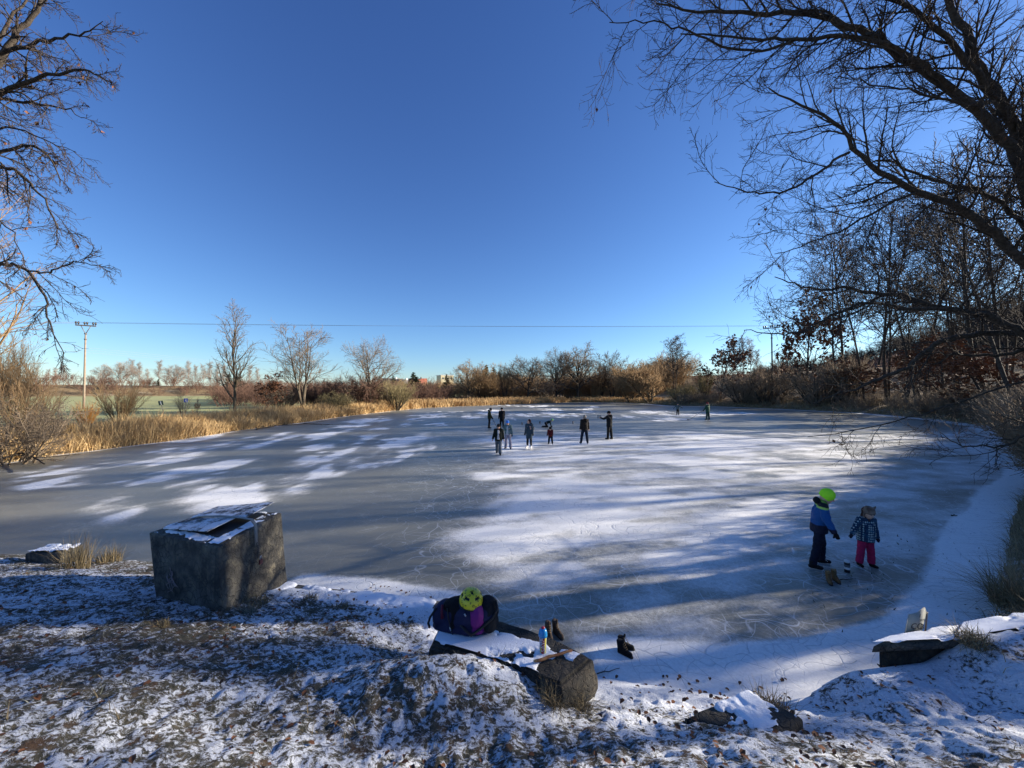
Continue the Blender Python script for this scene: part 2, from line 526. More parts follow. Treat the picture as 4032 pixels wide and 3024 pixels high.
for (qx, qy, hx, hy) in drift_px:
    tilt = (-0.20 if qy > 1700 and qx > 560 else -0.10) if qx < 1800 else 0.0
    dx = (px - qx) + wx * 150
    dy = (py - qy) - tilt * dx + (wy * 0.6 + wf * 0.7) * 16 * (1 + (qy - 1600) / 140)
    if qx < 1750 and qy > 1700: hx, hy = hx * 1.2, hy * 1.35
    r = np.sqrt((dx / hx) ** 2 + (dy / hy) ** 2)
    cover = np.maximum(cover, sstep(1.75, 0.2, r))
streak = fbm(gx * 1.5 + gy * 0.25, gy * 0.30, 0, 18, 4)
cover = cover * (0.35 + 0.65 * sstep(0.36, 0.56, streak + wf * 0.25))
# scuffed snow left where people skate
zone = sstep(1680, 2080, px + wx * 500) * sstep(1665, 1740, py + wy * 60)
mott = 0.6 * fbm(gx * 0.55, gy * 0.8, 0, 51, 5) + 0.4 * fbm(gx * 0.5 + gy * 0.4, gy * 2.2 - gx * 0.5, 0, 52, 4)
dust = zone * (0.42 + 0.48 * sstep(0.35, 0.62, mott)) * (1 - 0.42 * sstep(2080, 2330, py))
dust = dust * (1 - 0.42 * sstep(2600, 3500, px + wx * 500) * sstep(1660, 1760, py))
dust = np.maximum(dust, 0.16 * sstep(0.42, 0.7, fbm(gx * 0.8, gy * 1.2, 0, 61, 4)) + 0.04)
cover = np.maximum(cover * 0.97, dust)
# snow lying undisturbed along the near right and right shores
strip = sstep(-1.05, -0.72, sdi + wx * 0.35) * sstep(0.2, 1.4, gx) * sstep(30, 8, gy)
strip = np.maximum(strip, sstep(-0.55, -0.25, sdi + wx * 0.5) * (gx < 0.5) * (gx > -3.5) * (gy < 9))
strip = np.maximum(strip, sstep(-2.2, -1.2, sdi + wx) * (gx > 20) * (gy > 14) * 0.6)
strip = np.maximum(strip, sstep(-0.5, -0.1, sdi + wx * 0.6) * (gx < -10) * 0.8)
cover = np.clip(np.maximum(cover, strip), 0, 1)
zi = 0.012 * strip * fbm(gx * 3, gy * 3, 0, 71, 3)
V = np.stack([gx.ravel(), gy.ravel(), zi.ravel()], 1)
ny, nx = gx.shape
ii, jj = np.meshgrid(np.arange(nx - 1), np.arange(ny - 1))
a0 = (jj * nx + ii).ravel()
m4 = np.minimum.reduce([sdi.ravel()[a0], sdi.ravel()[a0 + 1], sdi.ravel()[a0 + nx], sdi.ravel()[a0 + nx + 1]]) < 0.9
a0 = a0[m4]
F = np.stack([a0, a0 + 1, a0 + 1 + nx, a0 + nx], 1)
s = NB('pond_ice')
o = s.tc.outputs['Object']
cov = s.attr('cover')
g1 = s.noise(s.vmath('ADD', o, s.vmath('SCALE', s.noisec(o, 1.2), 0.8)), 1.3, 8, 0.68)
g2 = s.noise(o, 14, 6, 0.75)
g3 = s.noise(s.mapping(o, (60, 22, 60), (0, 0, R(24))), 1.0, 4, 0.7)
kk = s.math('ADD', s.math('MULTIPLY', g1, 0.45), s.math('ADD', s.math('MULTIPLY', g2, 0.33), s.math('MULTIPLY', g3, 0.22)))
thr = s.mr(cov, 0.0, 1.0, 0.80, 0.20)
sn = s.mr(s.math('SUBTRACT', kk, thr), -0.22, 0.17, 0, 1, True)
# skate scratches: thin arcs of ice dust


def arcs(scale, warp, wsc, width, mlo, mhi, off):
    v = s.vmath('ADD', o, s.vmath('SCALE', s.noisec(s.vmath('ADD', o, (off, off * 2, 0)), wsc, 1), warp))
    e = s.vor(v, scale)
    l_ = s.mr(e, 0.0, width, 1, 0)
    return s.math('MULTIPLY', l_, s.mr(s.noise(s.vmath('ADD', o, (off * 3, off, 0)), 0.9, 4, 0.6), mlo, mhi))


sc1 = arcs(0.55, 2.2, 0.5, 0.006, 0.44, 0.56, 3.0)
sc2 = arcs(0.9, 1.6, 0.8, 0.009, 0.45, 0.57, 11.0)
sc3 = s.math('MAXIMUM', arcs(1.7, 1.2, 1.3, 0.013, 0.45, 0.58, 23.0), s.math('MAXIMUM', arcs(2.6, 1.5, 0.9, 0.018, 0.45, 0.58, 37.0), arcs(1.2, 2.6, 0.7, 0.009, 0.44, 0.56, 51.0)))
scr = s.math('MAXIMUM', sc1, s.math('MAXIMUM', sc2, sc3))
scr = s.math('MULTIPLY', scr, s.mr(s.attr('skated'), 0, 1, 0.12, 0.9))
dark_ice = s.mix(s.mr(s.noise(o, 0.35, 4, 0.6), 0.35, 0.65), (0.150, 0.150, 0.122), (0.205, 0.198, 0.158))
snowc = s.mix(s.mr(s.noise(o, 30, 4, 0.7), 0.3, 0.7), (0.70, 0.70, 0.68), (0.87, 0.87, 0.85))
c = s.mix(sn, dark_ice, snowc)
c = s.mix(s.math('MULTIPLY', scr, s.mr(sn, 0.3, 0.9, 0.85, 0.0)), c, (0.70, 0.73, 0.76))
cut = s.math('MULTIPLY', s.math('MAXIMUM', sc2, sc3), s.mr(sn, 0.5, 0.9, 0.0, 0.55))
c = s.mix(cut, c, (0.30, 0.33, 0.38))
s.bump(s.math('SUBTRACT', s.math('ADD', s.math('MULTIPLY', sn, 0.6), s.math('MULTIPLY', g2, 0.5)), s.math('MULTIPLY', cut, 1.2)), 0.45, 0.02)
M['ice'] = s.out(c, s.mr(sn, 0.1, 0.8, 0.42, 0.9), s.mr(sn, 0, 1, 0.35, 0.15))
sk = sstep(1350, 1900, px) * sstep(1600, 1680, py)
me = mesh_np('pond_ice', V, F, M['ice'], True, {'cover': cover.ravel(), 'skated': np.clip(sk, 0, 1).ravel()})
tag(link('ice', me), kind='structure')

# ------------------------------------------------------------------ branching
FAT = 1.0


def tubes(P, Rr, n):
    """P (N,K,3), Rr (N,K) -> verts, quads of N tubes"""
    N, K, _ = P.shape
    if FAT != 1.0 and n <= 4: Rr = Rr * FAT
    T = np.empty_like(P)
    T[:, 1:-1] = P[:, 2:] - P[:, :-2]; T[:, 0] = P[:, 1] - P[:, 0]; T[:, -1] = P[:, -1] - P[:, -2]
    T /= np.linalg.norm(T, axis=2, keepdims=True) + 1e-9
    D = P[:, -1] - P[:, 0]
    ref = np.where((np.abs(D[:, 2:3]) > 0.75 * np.linalg.norm(D, axis=1, keepdims=True)), np.array([[0.99, 0.13, 0.0]]), np.array([[0.12, 0.1, 0.98]]))[:, None, :]
    A = np.cross(T, np.broadcast_to(ref, T.shape)); A /= np.linalg.norm(A, axis=2, keepdims=True) + 1e-9
    B = np.cross(T, A)
    th = np.arange(n) * 2 * np.pi / n
    V = P[:, :, None, :] + Rr[:, :, None, None] * (A[:, :, None, :] * np.cos(th)[None, None, :, None] + B[:, :, None, :] * np.sin(th)[None, None, :, None])
    base = (np.arange(N) * K * n)[:, None, None]
    k = (np.arange(K - 1) * n)[None, :, None]
    j = np.arange(n)[None, None, :]
    j2 = (j + 1) % n
    F = np.stack([base + k + j, base + k + j2, base + k + n + j2, base + k + n + j], -1).reshape(-1, 4)
    return V.reshape(-1, 3), F


def merge(parts):
    Vs, Fs, off = [], [], 0
    for V, F in parts:
        Vs.append(V); Fs.append(F + off); off += len(V)
    return np.concatenate(Vs), np.concatenate(Fs)


def kids(P, Rr, m, rng, t0=0.25, t1=1.0, ang=(30, 60), lr=(0.35, 0.6), K=6, wob=0.18, up=0.05, rr=0.6, rmin=0.004, rtip=0.35, fall=0.6, abslen=None):
    N, K0, _ = P.shape
    L = np.linalg.norm(P[:, 1:] - P[:, :-1], axis=2).sum(1)
    idx = np.repeat(np.arange(N), m)
    n = len(idx)
    t = t0 + (t1 - t0) * ((np.tile(np.arange(m), N) + rng.uniform(0, 1, n)) / m)
    f = np.clip(t * (K0 - 1), 0, K0 - 1.001)
    i = f.astype(int); fr_ = (f - i)[:, None]
    pos = P[idx, i] * (1 - fr_) + P[idx, i + 1] * fr_
    r0 = Rr[idx, i] * (1 - fr_[:, 0]) + Rr[idx, i + 1] * fr_[:, 0]
    T = P[idx, i + 1] - P[idx, i]; T /= np.linalg.norm(T, axis=1, keepdims=True) + 1e-9
    q = rng.normal(size=(n, 3)); q -= (q * T).sum(1, keepdims=True) * T; q /= np.linalg.norm(q, axis=1, keepdims=True) + 1e-9
    a = np.radians(rng.uniform(ang[0], ang[1], n))[:, None]
    d = T * np.cos(a) + q * np.sin(a)
    ln = (L[idx] if abslen is None else abslen) * rng.uniform(lr[0], lr[1], n) * (1 - fall * (t - t0) / max(t1 - t0, 1e-6))
    r = np.maximum(r0 * rr, rmin)
    Q = np.empty((n, K, 3)); Q[:, 0] = pos
    step = (ln / (K - 1))[:, None]
    for k in range(1, K):
        d = d + rng.normal(size=(n, 3)) * wob + np.array([0, 0, up])
        d /= np.linalg.norm(d, axis=1, keepdims=True)
        Q[:, k] = Q[:, k - 1] + d * step
    tt = np.linspace(0, 1, K)[None, :]
    RR = r[:, None] * (1 - tt * (1 - rtip))
    return Q, np.maximum(RR, rmin * 0.7)


def stems(n, H, rng, base_r=0.05, lean=10, K=10, r0=0.15, wob=0.05, up=0.03, rtip=0.15, hvar=0.25):
    ph = rng.uniform(0, 2 * np.pi, n) + np.arange(n) * 2.4
    rad = base_r * np.sqrt(rng.uniform(0, 1, n))
    P = np.empty((n, K, 3)); P[:, 0] = np.stack([rad * np.cos(ph), rad * np.sin(ph), np.full(n, -0.12)], 1)
    a = np.radians(rng.uniform(0.3, 1, n) * lean)
    d = np.stack([np.sin(a) * np.cos(ph), np.sin(a) * np.sin(ph), np.cos(a)], 1)
    h = H * rng.uniform(1 - hvar, 1, n)
    for k in range(1, K):
        d = d + rng.normal(size=(n, 3)) * wob + np.array([0, 0, up]); d /= np.linalg.norm(d, axis=1, keepdims=True)
        P[:, k] = P[:, k - 1] + d * (h / (K - 1))[:, None]
    t = np.linspace(0, 1, K)[None, :]
    return P, (r0 * rng.uniform(0.7, 1, n))[:, None] * (1 - t * (1 - rtip))


def leaves_np(pts, size, rng, vert=0.0):
    """folded leaf blades, 4 triangles each"""
    n = len(pts)
    d = rng.normal(size=(n, 3)); d[:, 2] -= vert; d /= np.linalg.norm(d, axis=1, keepdims=True)
    q = rng.normal(size=(n, 3)); q -= (q * d).sum(1, keepdims=True) * d; q /= np.linalg.norm(q, axis=1, keepdims=True)
    nn = np.cross(d, q)
    s_ = size * rng.uniform(0.6, 1.2, n)[:, None]
    a = pts; m1 = pts + d * s_ * 0.5 + q * s_ * 0.32 + nn * s_ * 0.12; m2 = pts + d * s_ * 0.5 - q * s_ * 0.32 + nn * s_ * 0.12; e = pts + d * s_
    V = np.stack([a, m1, e, m2], 1).reshape(-1, 3)
    b = (np.arange(n) * 4)[:, None]
    F = np.concatenate([b + np.array([[0, 1, 2]]), b + np.array([[0, 2, 3]])])
    return V, F, np.repeat(rng.uniform(0, 1, n), 4)


def tree_meshes(kind, seed, fat=1.0):
    """returns (trunk mesh, crown mesh, leaf mesh or None) of a tree about 10 m high, base at the origin"""
    rng = np.random.default_rng(seed)
    leaf = None
    if kind == 'round':                      # spreading crown, one short trunk dividing low
        P, Rr = stems(1, 7.5, rng, 0, 4, 10, 0.24, 0.05, 0.03, 0.2, 0.05)
        A = kids(P, Rr, 15, rng, 0.16, 0.97, (30, 62), (0.70, 0.95), 9, 0.13, 0.07, 0.62, 0.02, 0.25, 0.5)
        B = kids(*A, 8, rng, 0.22, 1, (25, 55), (0.40, 0.62), 6, 0.18, 0.05, 0.55, 0.013, 0.5, 0.4)
        C_ = kids(*B, 7, rng, 0.2, 1, (25, 60), (0.5, 0.85), 4, 0.22, 0.04, 0.6, 0.009, 0.6, 0.3)
        D = kids(*C_, 1, rng, 0.2, 1, (25, 60), (0.5, 0.8), 3, 0.2, 0.03, 0.7, 0.007, 0.7, 0.3)
        big = [tubes(*[P, Rr], 8), tubes(*A, 6)]
        sm = [tubes(*B, 4), tubes(*C_, 3), tubes(*D, 3)]
    elif kind == 'multi':                    # several leaning stems, airy
        P, Rr = stems(4, 9.6, rng, 0.35, 17, 11, 0.13, 0.06, 0.02, 0.2, 0.25)
        A = kids(P, Rr, 11, rng, 0.22, 0.98, (25, 50), (0.30, 0.48), 8, 0.12, 0.07, 0.5, 0.016, 0.3, 0.35)
        B = kids(*A, 7, rng, 0.25, 1, (25, 55), (0.38, 0.6), 5, 0.18, 0.05, 0.6, 0.011, 0.5, 0.4)
        C_ = kids(*B, 5, rng, 0.2, 1, (25, 55), (0.45, 0.75), 3, 0.2, 0.04, 0.7, 0.008, 0.6, 0.3)
        big = [tubes(P, Rr, 7), tubes(*A, 5)]
        sm = [tubes(*B, 3), tubes(*C_, 3)]
    elif kind == 'airy':                     # single tall tree with thin upswept branches
        P, Rr = stems(1, 9.5, rng, 0, 3, 12, 0.16, 0.05, 0.03, 0.12, 0.03)
        A = kids(P, Rr, 26, rng, 0.14, 0.98, (30, 52), (0.30, 0.45), 9, 0.10, 0.09, 0.45, 0.014, 0.3, 0.55)
        B = kids(*A, 7, rng, 0.2, 1, (25, 50), (0.35, 0.55), 5, 0.17, 0.06, 0.6, 0.010, 0.5, 0.4)
        C_ = kids(*B, 4, rng, 0.2, 1, (25, 55), (0.45, 0.75), 3, 0.2, 0.04, 0.7, 0.007, 0.6, 0.3)
        big = [tubes(P, Rr, 7), tubes(*A, 4)]
        sm = [tubes(*B, 3), tubes(*C_, 3)]
    elif kind == 'birch':                    # narrow, fine twigs
        P, Rr = stems(1, 10, rng, 0, 3, 12, 0.13, 0.03, 0.02, 0.12, 0.03)
        A = kids(P, Rr, 30, rng, 0.28, 0.99, (25, 50), (0.20, 0.30), 6, 0.12, 0.08, 0.4, 0.014, 0.4, 0.5)
        B = kids(*A, 8, rng, 0.15, 1, (25, 60), (0.4, 0.65), 4, 0.2, -0.03, 0.6, 0.010, 0.6, 0.4)
        C_ = kids(*B, 3, rng, 0.2, 1, (25, 60), (0.5, 0.8), 3, 0.2, -0.06, 0.7, 0.008, 0.6, 0.3)
        big = [tubes(P, Rr, 6)]
        sm = [tubes(*A, 3), tubes(*B, 3), tubes(*C_, 3)]
    elif kind == 'alder':                    # tall, straight stems forking high, dense fine crown
        P, Rr = stems(2, 10, rng, 0.15, 7, 13, 0.085, 0.035, 0.02, 0.15, 0.1)
        A = kids(P, Rr, 20, rng, 0.30, 0.98, (28, 50), (0.22, 0.38), 8, 0.10, 0.06, 0.45, 0.014, 0.3, 0.45)
        B = kids(*A, 8, rng, 0.2, 1, (30, 60), (0.35, 0.6), 5, 0.2, 0.03, 0.6, 0.009, 0.5, 0.4)
        C_ = kids(*B, 5, rng, 0.2, 1, (30, 60), (0.45, 0.75), 3, 0.25, 0.02, 0.7, 0.007, 0.6, 0.3)
        big = [tubes(P, Rr, 7), tubes(*A, 5)]
        sm = [tubes(*B, 3), tubes(*C_, 3)]
    elif kind == 'willow_ball':              # dense brushy ball of osiers
        P, Rr = stems(7, 5.5, rng, 0.4, 42, 9, 0.13, 0.05, 0.06, 0.3, 0.3)
        A = kids(P, Rr, 10, rng, 0.2, 0.98, (20, 50), (0.5, 0.8), 7, 0.10, 0.08, 0.5, 0.02, 0.3, 0.3)
        B = kids(*A, 9, rng, 0.2, 1, (15, 45), (0.40, 0.7), 4, 0.12, 0.10, 0.6, 0.011, 0.5, 0.3)
        C_ = kids(*B, 5, rng, 0.2, 1, (15, 45), (0.5, 0.8), 3, 0.12, 0.06, 0.7, 0.011, 0.6, 0.3)
        big = [tubes(P, Rr, 6)]
        sm = [tubes(*A, 4), tubes(*B, 3), tubes(*C_, 3)]
    elif kind == 'osier':                    # fountain of straight shoots (about 10 units high)
        P, Rr = stems(34, 9.8, rng, 0.9, 38, 8, 0.11, 0.03, 0.015, 0.25, 0.4)
        A = kids(P, Rr, 9, rng, 0.15, 0.98, (12, 35), (0.30, 0.5), 4, 0.06, 0.05, 0.5, 0.03, 0.4, 0.4)
        B = kids(*A, 4, rng, 0.2, 1, (12, 35), (0.4, 0.7), 3, 0.08, 0.05, 0.6, 0.022, 0.5, 0.3)
        big = [tubes(P, Rr, 4)]
        sm = [tubes(*A, 3), tubes(*B, 3)]
    elif kind == 'thicket':                  # tangled wide bush (about 10 units high)
        P, Rr = stems(22, 8.5, rng, 3.0, 48, 8, 0.16, 0.12, 0.03, 0.3, 0.4)
        A = kids(P, Rr, 9, rng, 0.15, 0.98, (25, 65), (0.35, 0.6), 5, 0.2, 0.02, 0.55, 0.04, 0.4, 0.3)
        B = kids(*A, 6, rng, 0.2, 1, (25, 65), (0.4, 0.7), 4, 0.25, 0.02, 0.6, 0.026, 0.5, 0.3)
        C_ = kids(*B, 3, rng, 0.2, 1, (25, 65), (0.4, 0.7), 3, 0.25, 0.02, 0.6, 0.020, 0.5, 0.3)
        big = [tubes(P, Rr, 4)]
        sm = [tubes(*A, 3), tubes(*B, 3), tubes(*C_, 3)]
    elif kind == 'oak_leafed':
        P, Rr = stems(1, 8.8, rng, 0, 3, 10, 0.20, 0.05, 0.03, 0.15, 0.03)
        A = kids(P, Rr, 18, rng, 0.14, 0.97, (35, 70), (0.35, 0.55), 7, 0.13, 0.05, 0.5, 0.02, 0.3, 0.45)
        B = kids(*A, 7, rng, 0.2, 1, (25, 60), (0.38, 0.6), 5, 0.2, 0.03, 0.6, 0.012, 0.5, 0.4)
        C_ = kids(*B, 3, rng, 0.2, 1, (25, 60), (0.4, 0.7), 3, 0.2, 0.02, 0.7, 0.009, 0.6, 0.3)
        big = [tubes(P, Rr, 7), tubes(*A, 5)]
        sm = [tubes(*B, 3), tubes(*C_, 3)]
        pts = C_[0][:, 1:].reshape(-1, 3)
        cl = fbm(pts[:, 0] * 0.7, pts[:, 1] * 0.7, pts[:, 2] * 0.7, seed, 2)
        w_ = cl + rng.uniform(-0.08, 0.08, len(pts)) > 0.47
        pts = np.repeat(pts[w_], 3, axis=0); pts = pts + rng.normal(size=pts.shape) * 0.12
        leaf = leaves_np(pts, 0.27 if FAT < 1.4 else 0.42, rng, 0.6)
    elif kind == 'spruce':
        P, Rr = stems(1, 10, rng, 0, 1, 12, 0.14, 0.01, 0.02, 0.1, 0.02)
        A = kids(P, Rr, 120, rng, 0.08, 0.985, (75, 98), (0.24, 0.31), 5, 0.06, -0.02, 0.3, 0.02, 0.4, 0.92)
        B = kids(*A, 9, rng, 0.1, 1, (35, 60), (0.22, 0.4), 3, 0.1, -0.08, 0.6, 0.045, 0.4, 0.4)
        big = [tubes(P, Rr, 6)]
        sm = [tubes(A[0], A[1] + 0.03, 3), tubes(B[0], B[1], 3)]
    return merge(big), merge(sm), leaf


PROTO = {}


def proto(kind, seed, bark, twig, leafm=None, fat=1.0):
    key = (kind, seed, fat)
    if key not in PROTO:
        global FAT
        FAT = fat
        b, s_, lf = tree_meshes(kind, seed)
        FAT = 1.0
        mb = mesh_np('trunk', b[0], b[1], M[bark], True)
        ms = mesh_np('crown', s_[0], s_[1], M[twig], False)
        ml = mesh_np('foliage', lf[0], lf[1], M[leafm or 'leaf_brown'], False, {'var': lf[2]}) if lf else None
        PROTO[key] = (mb, ms, ml)
    return PROTO[key]


def tree(name, label, cat, x, y, h, kind, seed, bark='bark_far', twig='twig_far', rz=0.0, wide=1.0, group=None, z=None, fat=1.0):
    mb, ms, ml = proto(kind, seed, bark, twig, fat=fat)
    t = thing(name, label, cat, (x, y, (hz(x, y) if z is None else z) - 0.02), rz, group)
    t.scale = (h / 10 * wide, h / 10 * wide, h / 10)
    def put(nm, me_, mt):
        o_ = link(nm, me_, t)
        if mt is not None:
            o_.material_slots[0].link = 'OBJECT'; o_.material_slots[0].material = mt
        return o_
    bushy = kind in ('osier', 'thicket', 'willow_ball')
    put('stem' if bushy else 'trunk', mb, M[bark])
    put('twigs' if bushy else 'crown', ms, M[twig])
    if ml: link('foliage', ml, t)
    return t


def tpx(name, label, cat, bx, topy, D, kind, seed, bark='bark_far', twig='twig_far', rz=0.0, wide=1.0, group=None):
    """tree whose stem stands at photo column bx and whose top reaches row topy at distance D"""
    p = at(bx, topy, D)
    z = hz(p.x, D)
    return tree(name, label, cat, p.x, D, p.z - z, kind, seed, bark, twig, rz, wide, group, fat=(2.4 if D > 95 else 1.5 if D > 34 else 1.0))


# ---- left shore, from the field pole to the middle
tpx('bare_tree', 'tall airy bare tree standing alone behind the reeds, right of the two small signs', 'tree', 930, 1215, 44, 'airy', 3, wide=0.95)
tpx('bare_tree', 'wide many-stemmed bare tree on the left shore, broadest crown there', 'tree', 1195, 1300, 50, 'multi', 5, rz=0.6, wide=1.2)
tpx('bare_tree', 'bare tree rising above brown scrub, last tall one before the low middle treeline', 'tree', 1462, 1330, 60, 'round', 43, rz=1.0, wide=0.85)
tpx('bush', 'low oak bush keeping rust brown leaves beside the tall airy bare tree', 'bush', 1055, 1475, 46, 'oak_leafed', 51, rz=0.3, wide=1.3)
tpx('bush', 'grey brown thicket filling the gap left of the many-stemmed tree', 'bush', 1110, 1500, 58, 'thicket', 13, twig='twig_far', rz=1.2, wide=0.8)
tpx('bush', 'tangled brown thicket behind the trunk of the wide many-stemmed tree', 'bush', 1260, 1470, 62, 'thicket', 13, twig='twig_red', rz=0.2, wide=0.9)
tpx('bush', 'dark reddish thicket under the bare tree before the middle treeline', 'bush', 1385, 1430, 60, 'thicket', 13, twig='twig_red', rz=2.2, wide=0.8)
tpx('bush', 'olive brown osier mound leaning over the pale reeds, largest on the left shore', 'bush', 1560, 1495, 62, 'osier', 15, twig='twig_olive', rz=0.7, wide=1.1)
tpx('bush', 'olive brown thicket tucked behind the largest osier mound', 'bush', 1500, 1480, 70, 'thicket', 13, twig='twig_olive', rz=3.0, wide=0.9)
tpx('bush', 'small olive thicket at the foot of the wide many-stemmed tree', 'bush', 1330, 1520, 50, 'thicket', 13, twig='twig_olive', rz=4.0, wide=0.9)
tpx('willow_bush', 'fan shaped orange brown osier bush between the utility pole and the signs', 'bush', 472, 1500, 28, 'osier', 15, bark='twig_olive', twig='twig_tan', rz=0.0, wide=0.95)
tpx('willow_bush', 'bright orange osier tuft at the foot of the left utility pole', 'bush', 337, 1578, 23, 'osier', 15, bark='twig_orange', twig='twig_orange', rz=1.3, wide=0.55)
tpx('sapling', 'thin bare sapling in the reeds between the two small signs', 'sapling', 722, 1545, 30, 'multi', 5, rz=2.0, wide=0.8)
tpx('sapling', 'small sapling with rust brown leaves right of the blue sign', 'sapling', 770, 1570, 31, 'oak_leafed', 51, rz=1.7, wide=0.5)

# ---- far left, beyond the field
rngb = np.random.default_rng(77)
ordn = ['first', 'second', 'third', 'fourth', 'fifth', 'sixth', 'seventh', 'eighth', 'ninth', 'tenth', 'eleventh', 'twelfth', 'thirteenth', 'fourteenth', 'fifteenth', 'sixteenth']
rowA = [(190, 1455, 'birch'), (215, 1450, 'birch'), (250, 1440, 'birch'), (285, 1475, 'birch')]
for k, (bx, ty, kd) in enumerate(rowA):
    tpx('bare_tree', f'pale bare tree beyond the field left of the utility pole, {ordn[k]} from left', 'tree', bx, ty, 215 + 6 * (k % 3), kd, 21 + k % 2,
        bark='bark_birch', twig='twig_birch', rz=k * 1.1, wide=1.1, group='pale trees beyond the field left of the pole')
rowB = [(402, 1445, 'round'), (475, 1425, 'round'), (520, 1418, 'birch'), (552, 1430, 'birch'), (580, 1455, 'birch'), (632, 1422, 'birch'), (668, 1450, 'birch'), (690, 1438, 'round'),
        (742, 1425, 'birch'), (770, 1440, 'birch'), (800, 1438, 'birch'), (832, 1428, 'birch'), (858, 1432, 'birch'), (985, 1440, 'birch'), (1010, 1450, 'birch'), (880, 1440, 'birch')]
for k, (bx, ty, kd) in enumerate(sorted(rowB)):
    tpx('bare_tree', f'small bare tree beyond the field right of the utility pole, {ordn[k]} from left', 'tree', bx, ty, 235 + 7 * (k % 4), kd, 21 + k % 2 if kd == 'birch' else 43,
        bark='bark_birch', twig='twig_birch', rz=k * 0.9, wide=1.1, group='row of bare trees beyond the field')
tpx('bush', 'rusty leaved bush on the dark bank just right of the utility pole', 'bush', 367, 1510, 225, 'oak_leafed', 51, wide=1.2)
for k, (bx, ty, d) in enumerate([(622, 1490, 260), (900, 1465, 240), (945, 1470, 245)]):
    tpx('conifer', ['low dark conifer at the left of the far tree row', 'dark conifer behind the tall airy bare tree', 'dark conifer peeping right of the tall airy tree'][k], 'tree', bx, ty, d, 'spruce', 31, 'bark', 'needle', wide=1.3, rz=k)

# ---- middle treeline behind the far shore
mid = [
    ('bare_tree', 'brushy orange tinted tree, leftmost of the middle treeline', 1850, 1432, 118, 'round', 41, 'twig_tan', 0.9),
    ('bare_tree', 'tan crowned tree just left of the twin spruces', 1888, 1440, 122, 'round', 41, 'twig_tan', 0.8),
    ('bare_tree', 'slim dark tree right of the spruces in front of the red roof', 1990, 1440, 115, 'multi', 5, 'twig_tan', 0.9),
    ('bare_tree', 'bare tree with a wide open crown behind the kneeling child', 2078, 1408, 112, 'round', 43, 'twig_far', 1.0),
    ('bare_tree', 'narrow upright bare tree left of the round oak crown', 2192, 1380, 118, 'round', 43, 'twig_far', 0.75),
    ('bare_tree', 'full round bare oak crown above the far reeds, darkest trunk of the middle', 2275, 1374, 118, 'round', 45, 'twig_far', 1.05),
    ('bare_tree', 'light bare tree between the round oak and the orange willow', 2412, 1398, 122, 'multi', 5, 'twig_far', 0.8),
    ('bare_tree', 'thin bare tree with a leaning stem left of the orange willow', 2370, 1430, 124, 'multi', 5, 'twig_far', 0.8),
]
for k, (nm, lb, bx, ty, d, kd, sd_, tw, wd) in enumerate(mid):
    tpx(nm, lb, 'tree', bx, ty, d, kd, sd_, 'bark', tw, rz=k * 1.3, wide=wd * 1.3)
for k, (bx, ty, lb) in enumerate([(1908, 1432, 'tallest dark spruce in the middle treeline, left one of the pair'), (1940, 1440, 'dark spruce touching the tallest one on its right side'),
                                  (1966, 1455, 'shorter pointed spruce right of the spruce pair'), (1762, 1470, 'dark spruce beside the pale block of flats'),
                                  (1636, 1462, 'broad dark conifer above the red roofed house on the left'), (1552, 1475, 'small dark conifer between white gabled houses')]):
    tpx('spruce', lb, 'tree', bx, ty, 135 + 4 * (k % 3), 'spruce', 31, 'bark', 'needle', rz=k * 0.8, wide=1.35 if k != 4 else 1.9)
tpx('willow_tree', 'big ball shaped orange brown willow on the far shore', 'tree', 2560, 1385, 100, 'willow_ball', 47, 'bark', 'twig_tan', wide=1.5)
tpx('willow_tree', 'brown brushy willow leaning against the big orange one on its left', 'tree', 2480, 1415, 108, 'willow_ball', 47, 'bark', 'twig_tan', wide=0.9, rz=2)
tpx('bare_tree', 'dense dark round topped tree standing above the right end of the treeline', 'tree', 2655, 1338, 118, 'alder', 62, 'bark', 'twig', wide=1.35)
tpx('bush', 'green brown thicket behind the far hockey players on the right shore', 'bush', 2680, 1490, 92, 'thicket', 13, 'bark', 'twig_olive', rz=1, wide=0.9)
tpx('bush', 'dark upright osier bush right of the green brown thicket', 'bush', 2775, 1455, 86, 'osier', 15, 'bark', 'twig_olive', rz=2, wide=0.6)
tpx('oak_tree', 'medium oak holding dark red brown leaves on the right shore', 'tree', 2835, 1335, 84, 'oak_leafed', 51, 'bark', 'twig', rz=0.5, wide=1.15)
for k, (bx, ty) in enumerate([(2888, 1345), (2925, 1330), (2952, 1338), (2985, 1380)]):
    tpx('birch_tree', f'thin pale birch between leafed oak and right utility pole, {ordn[k]} from left', 'tree', bx, ty, 120, 'birch', 21 + k % 2, 'bark_birch', 'twig_birch', rz=k, wide=1.0, group='thin birches on the right hillside')
# low brown scrub and far village trees as one mass
rng = np.random.default_rng(5)


SCRUB = {}


def scrub_proto(key, twig):
    """bush mesh used only as the shape repeated by the scrub masses"""
    if (key, twig) not in SCRUB:
        b, s_, _ = tree_meshes(*key)
        V, F = merge([b, s_])
        SCRUB[(key, twig)] = bpy.data.objects.new('scrub_shape', mesh_np('scrub_shape', V, F, M[twig]))
    return SCRUB[(key, twig)]


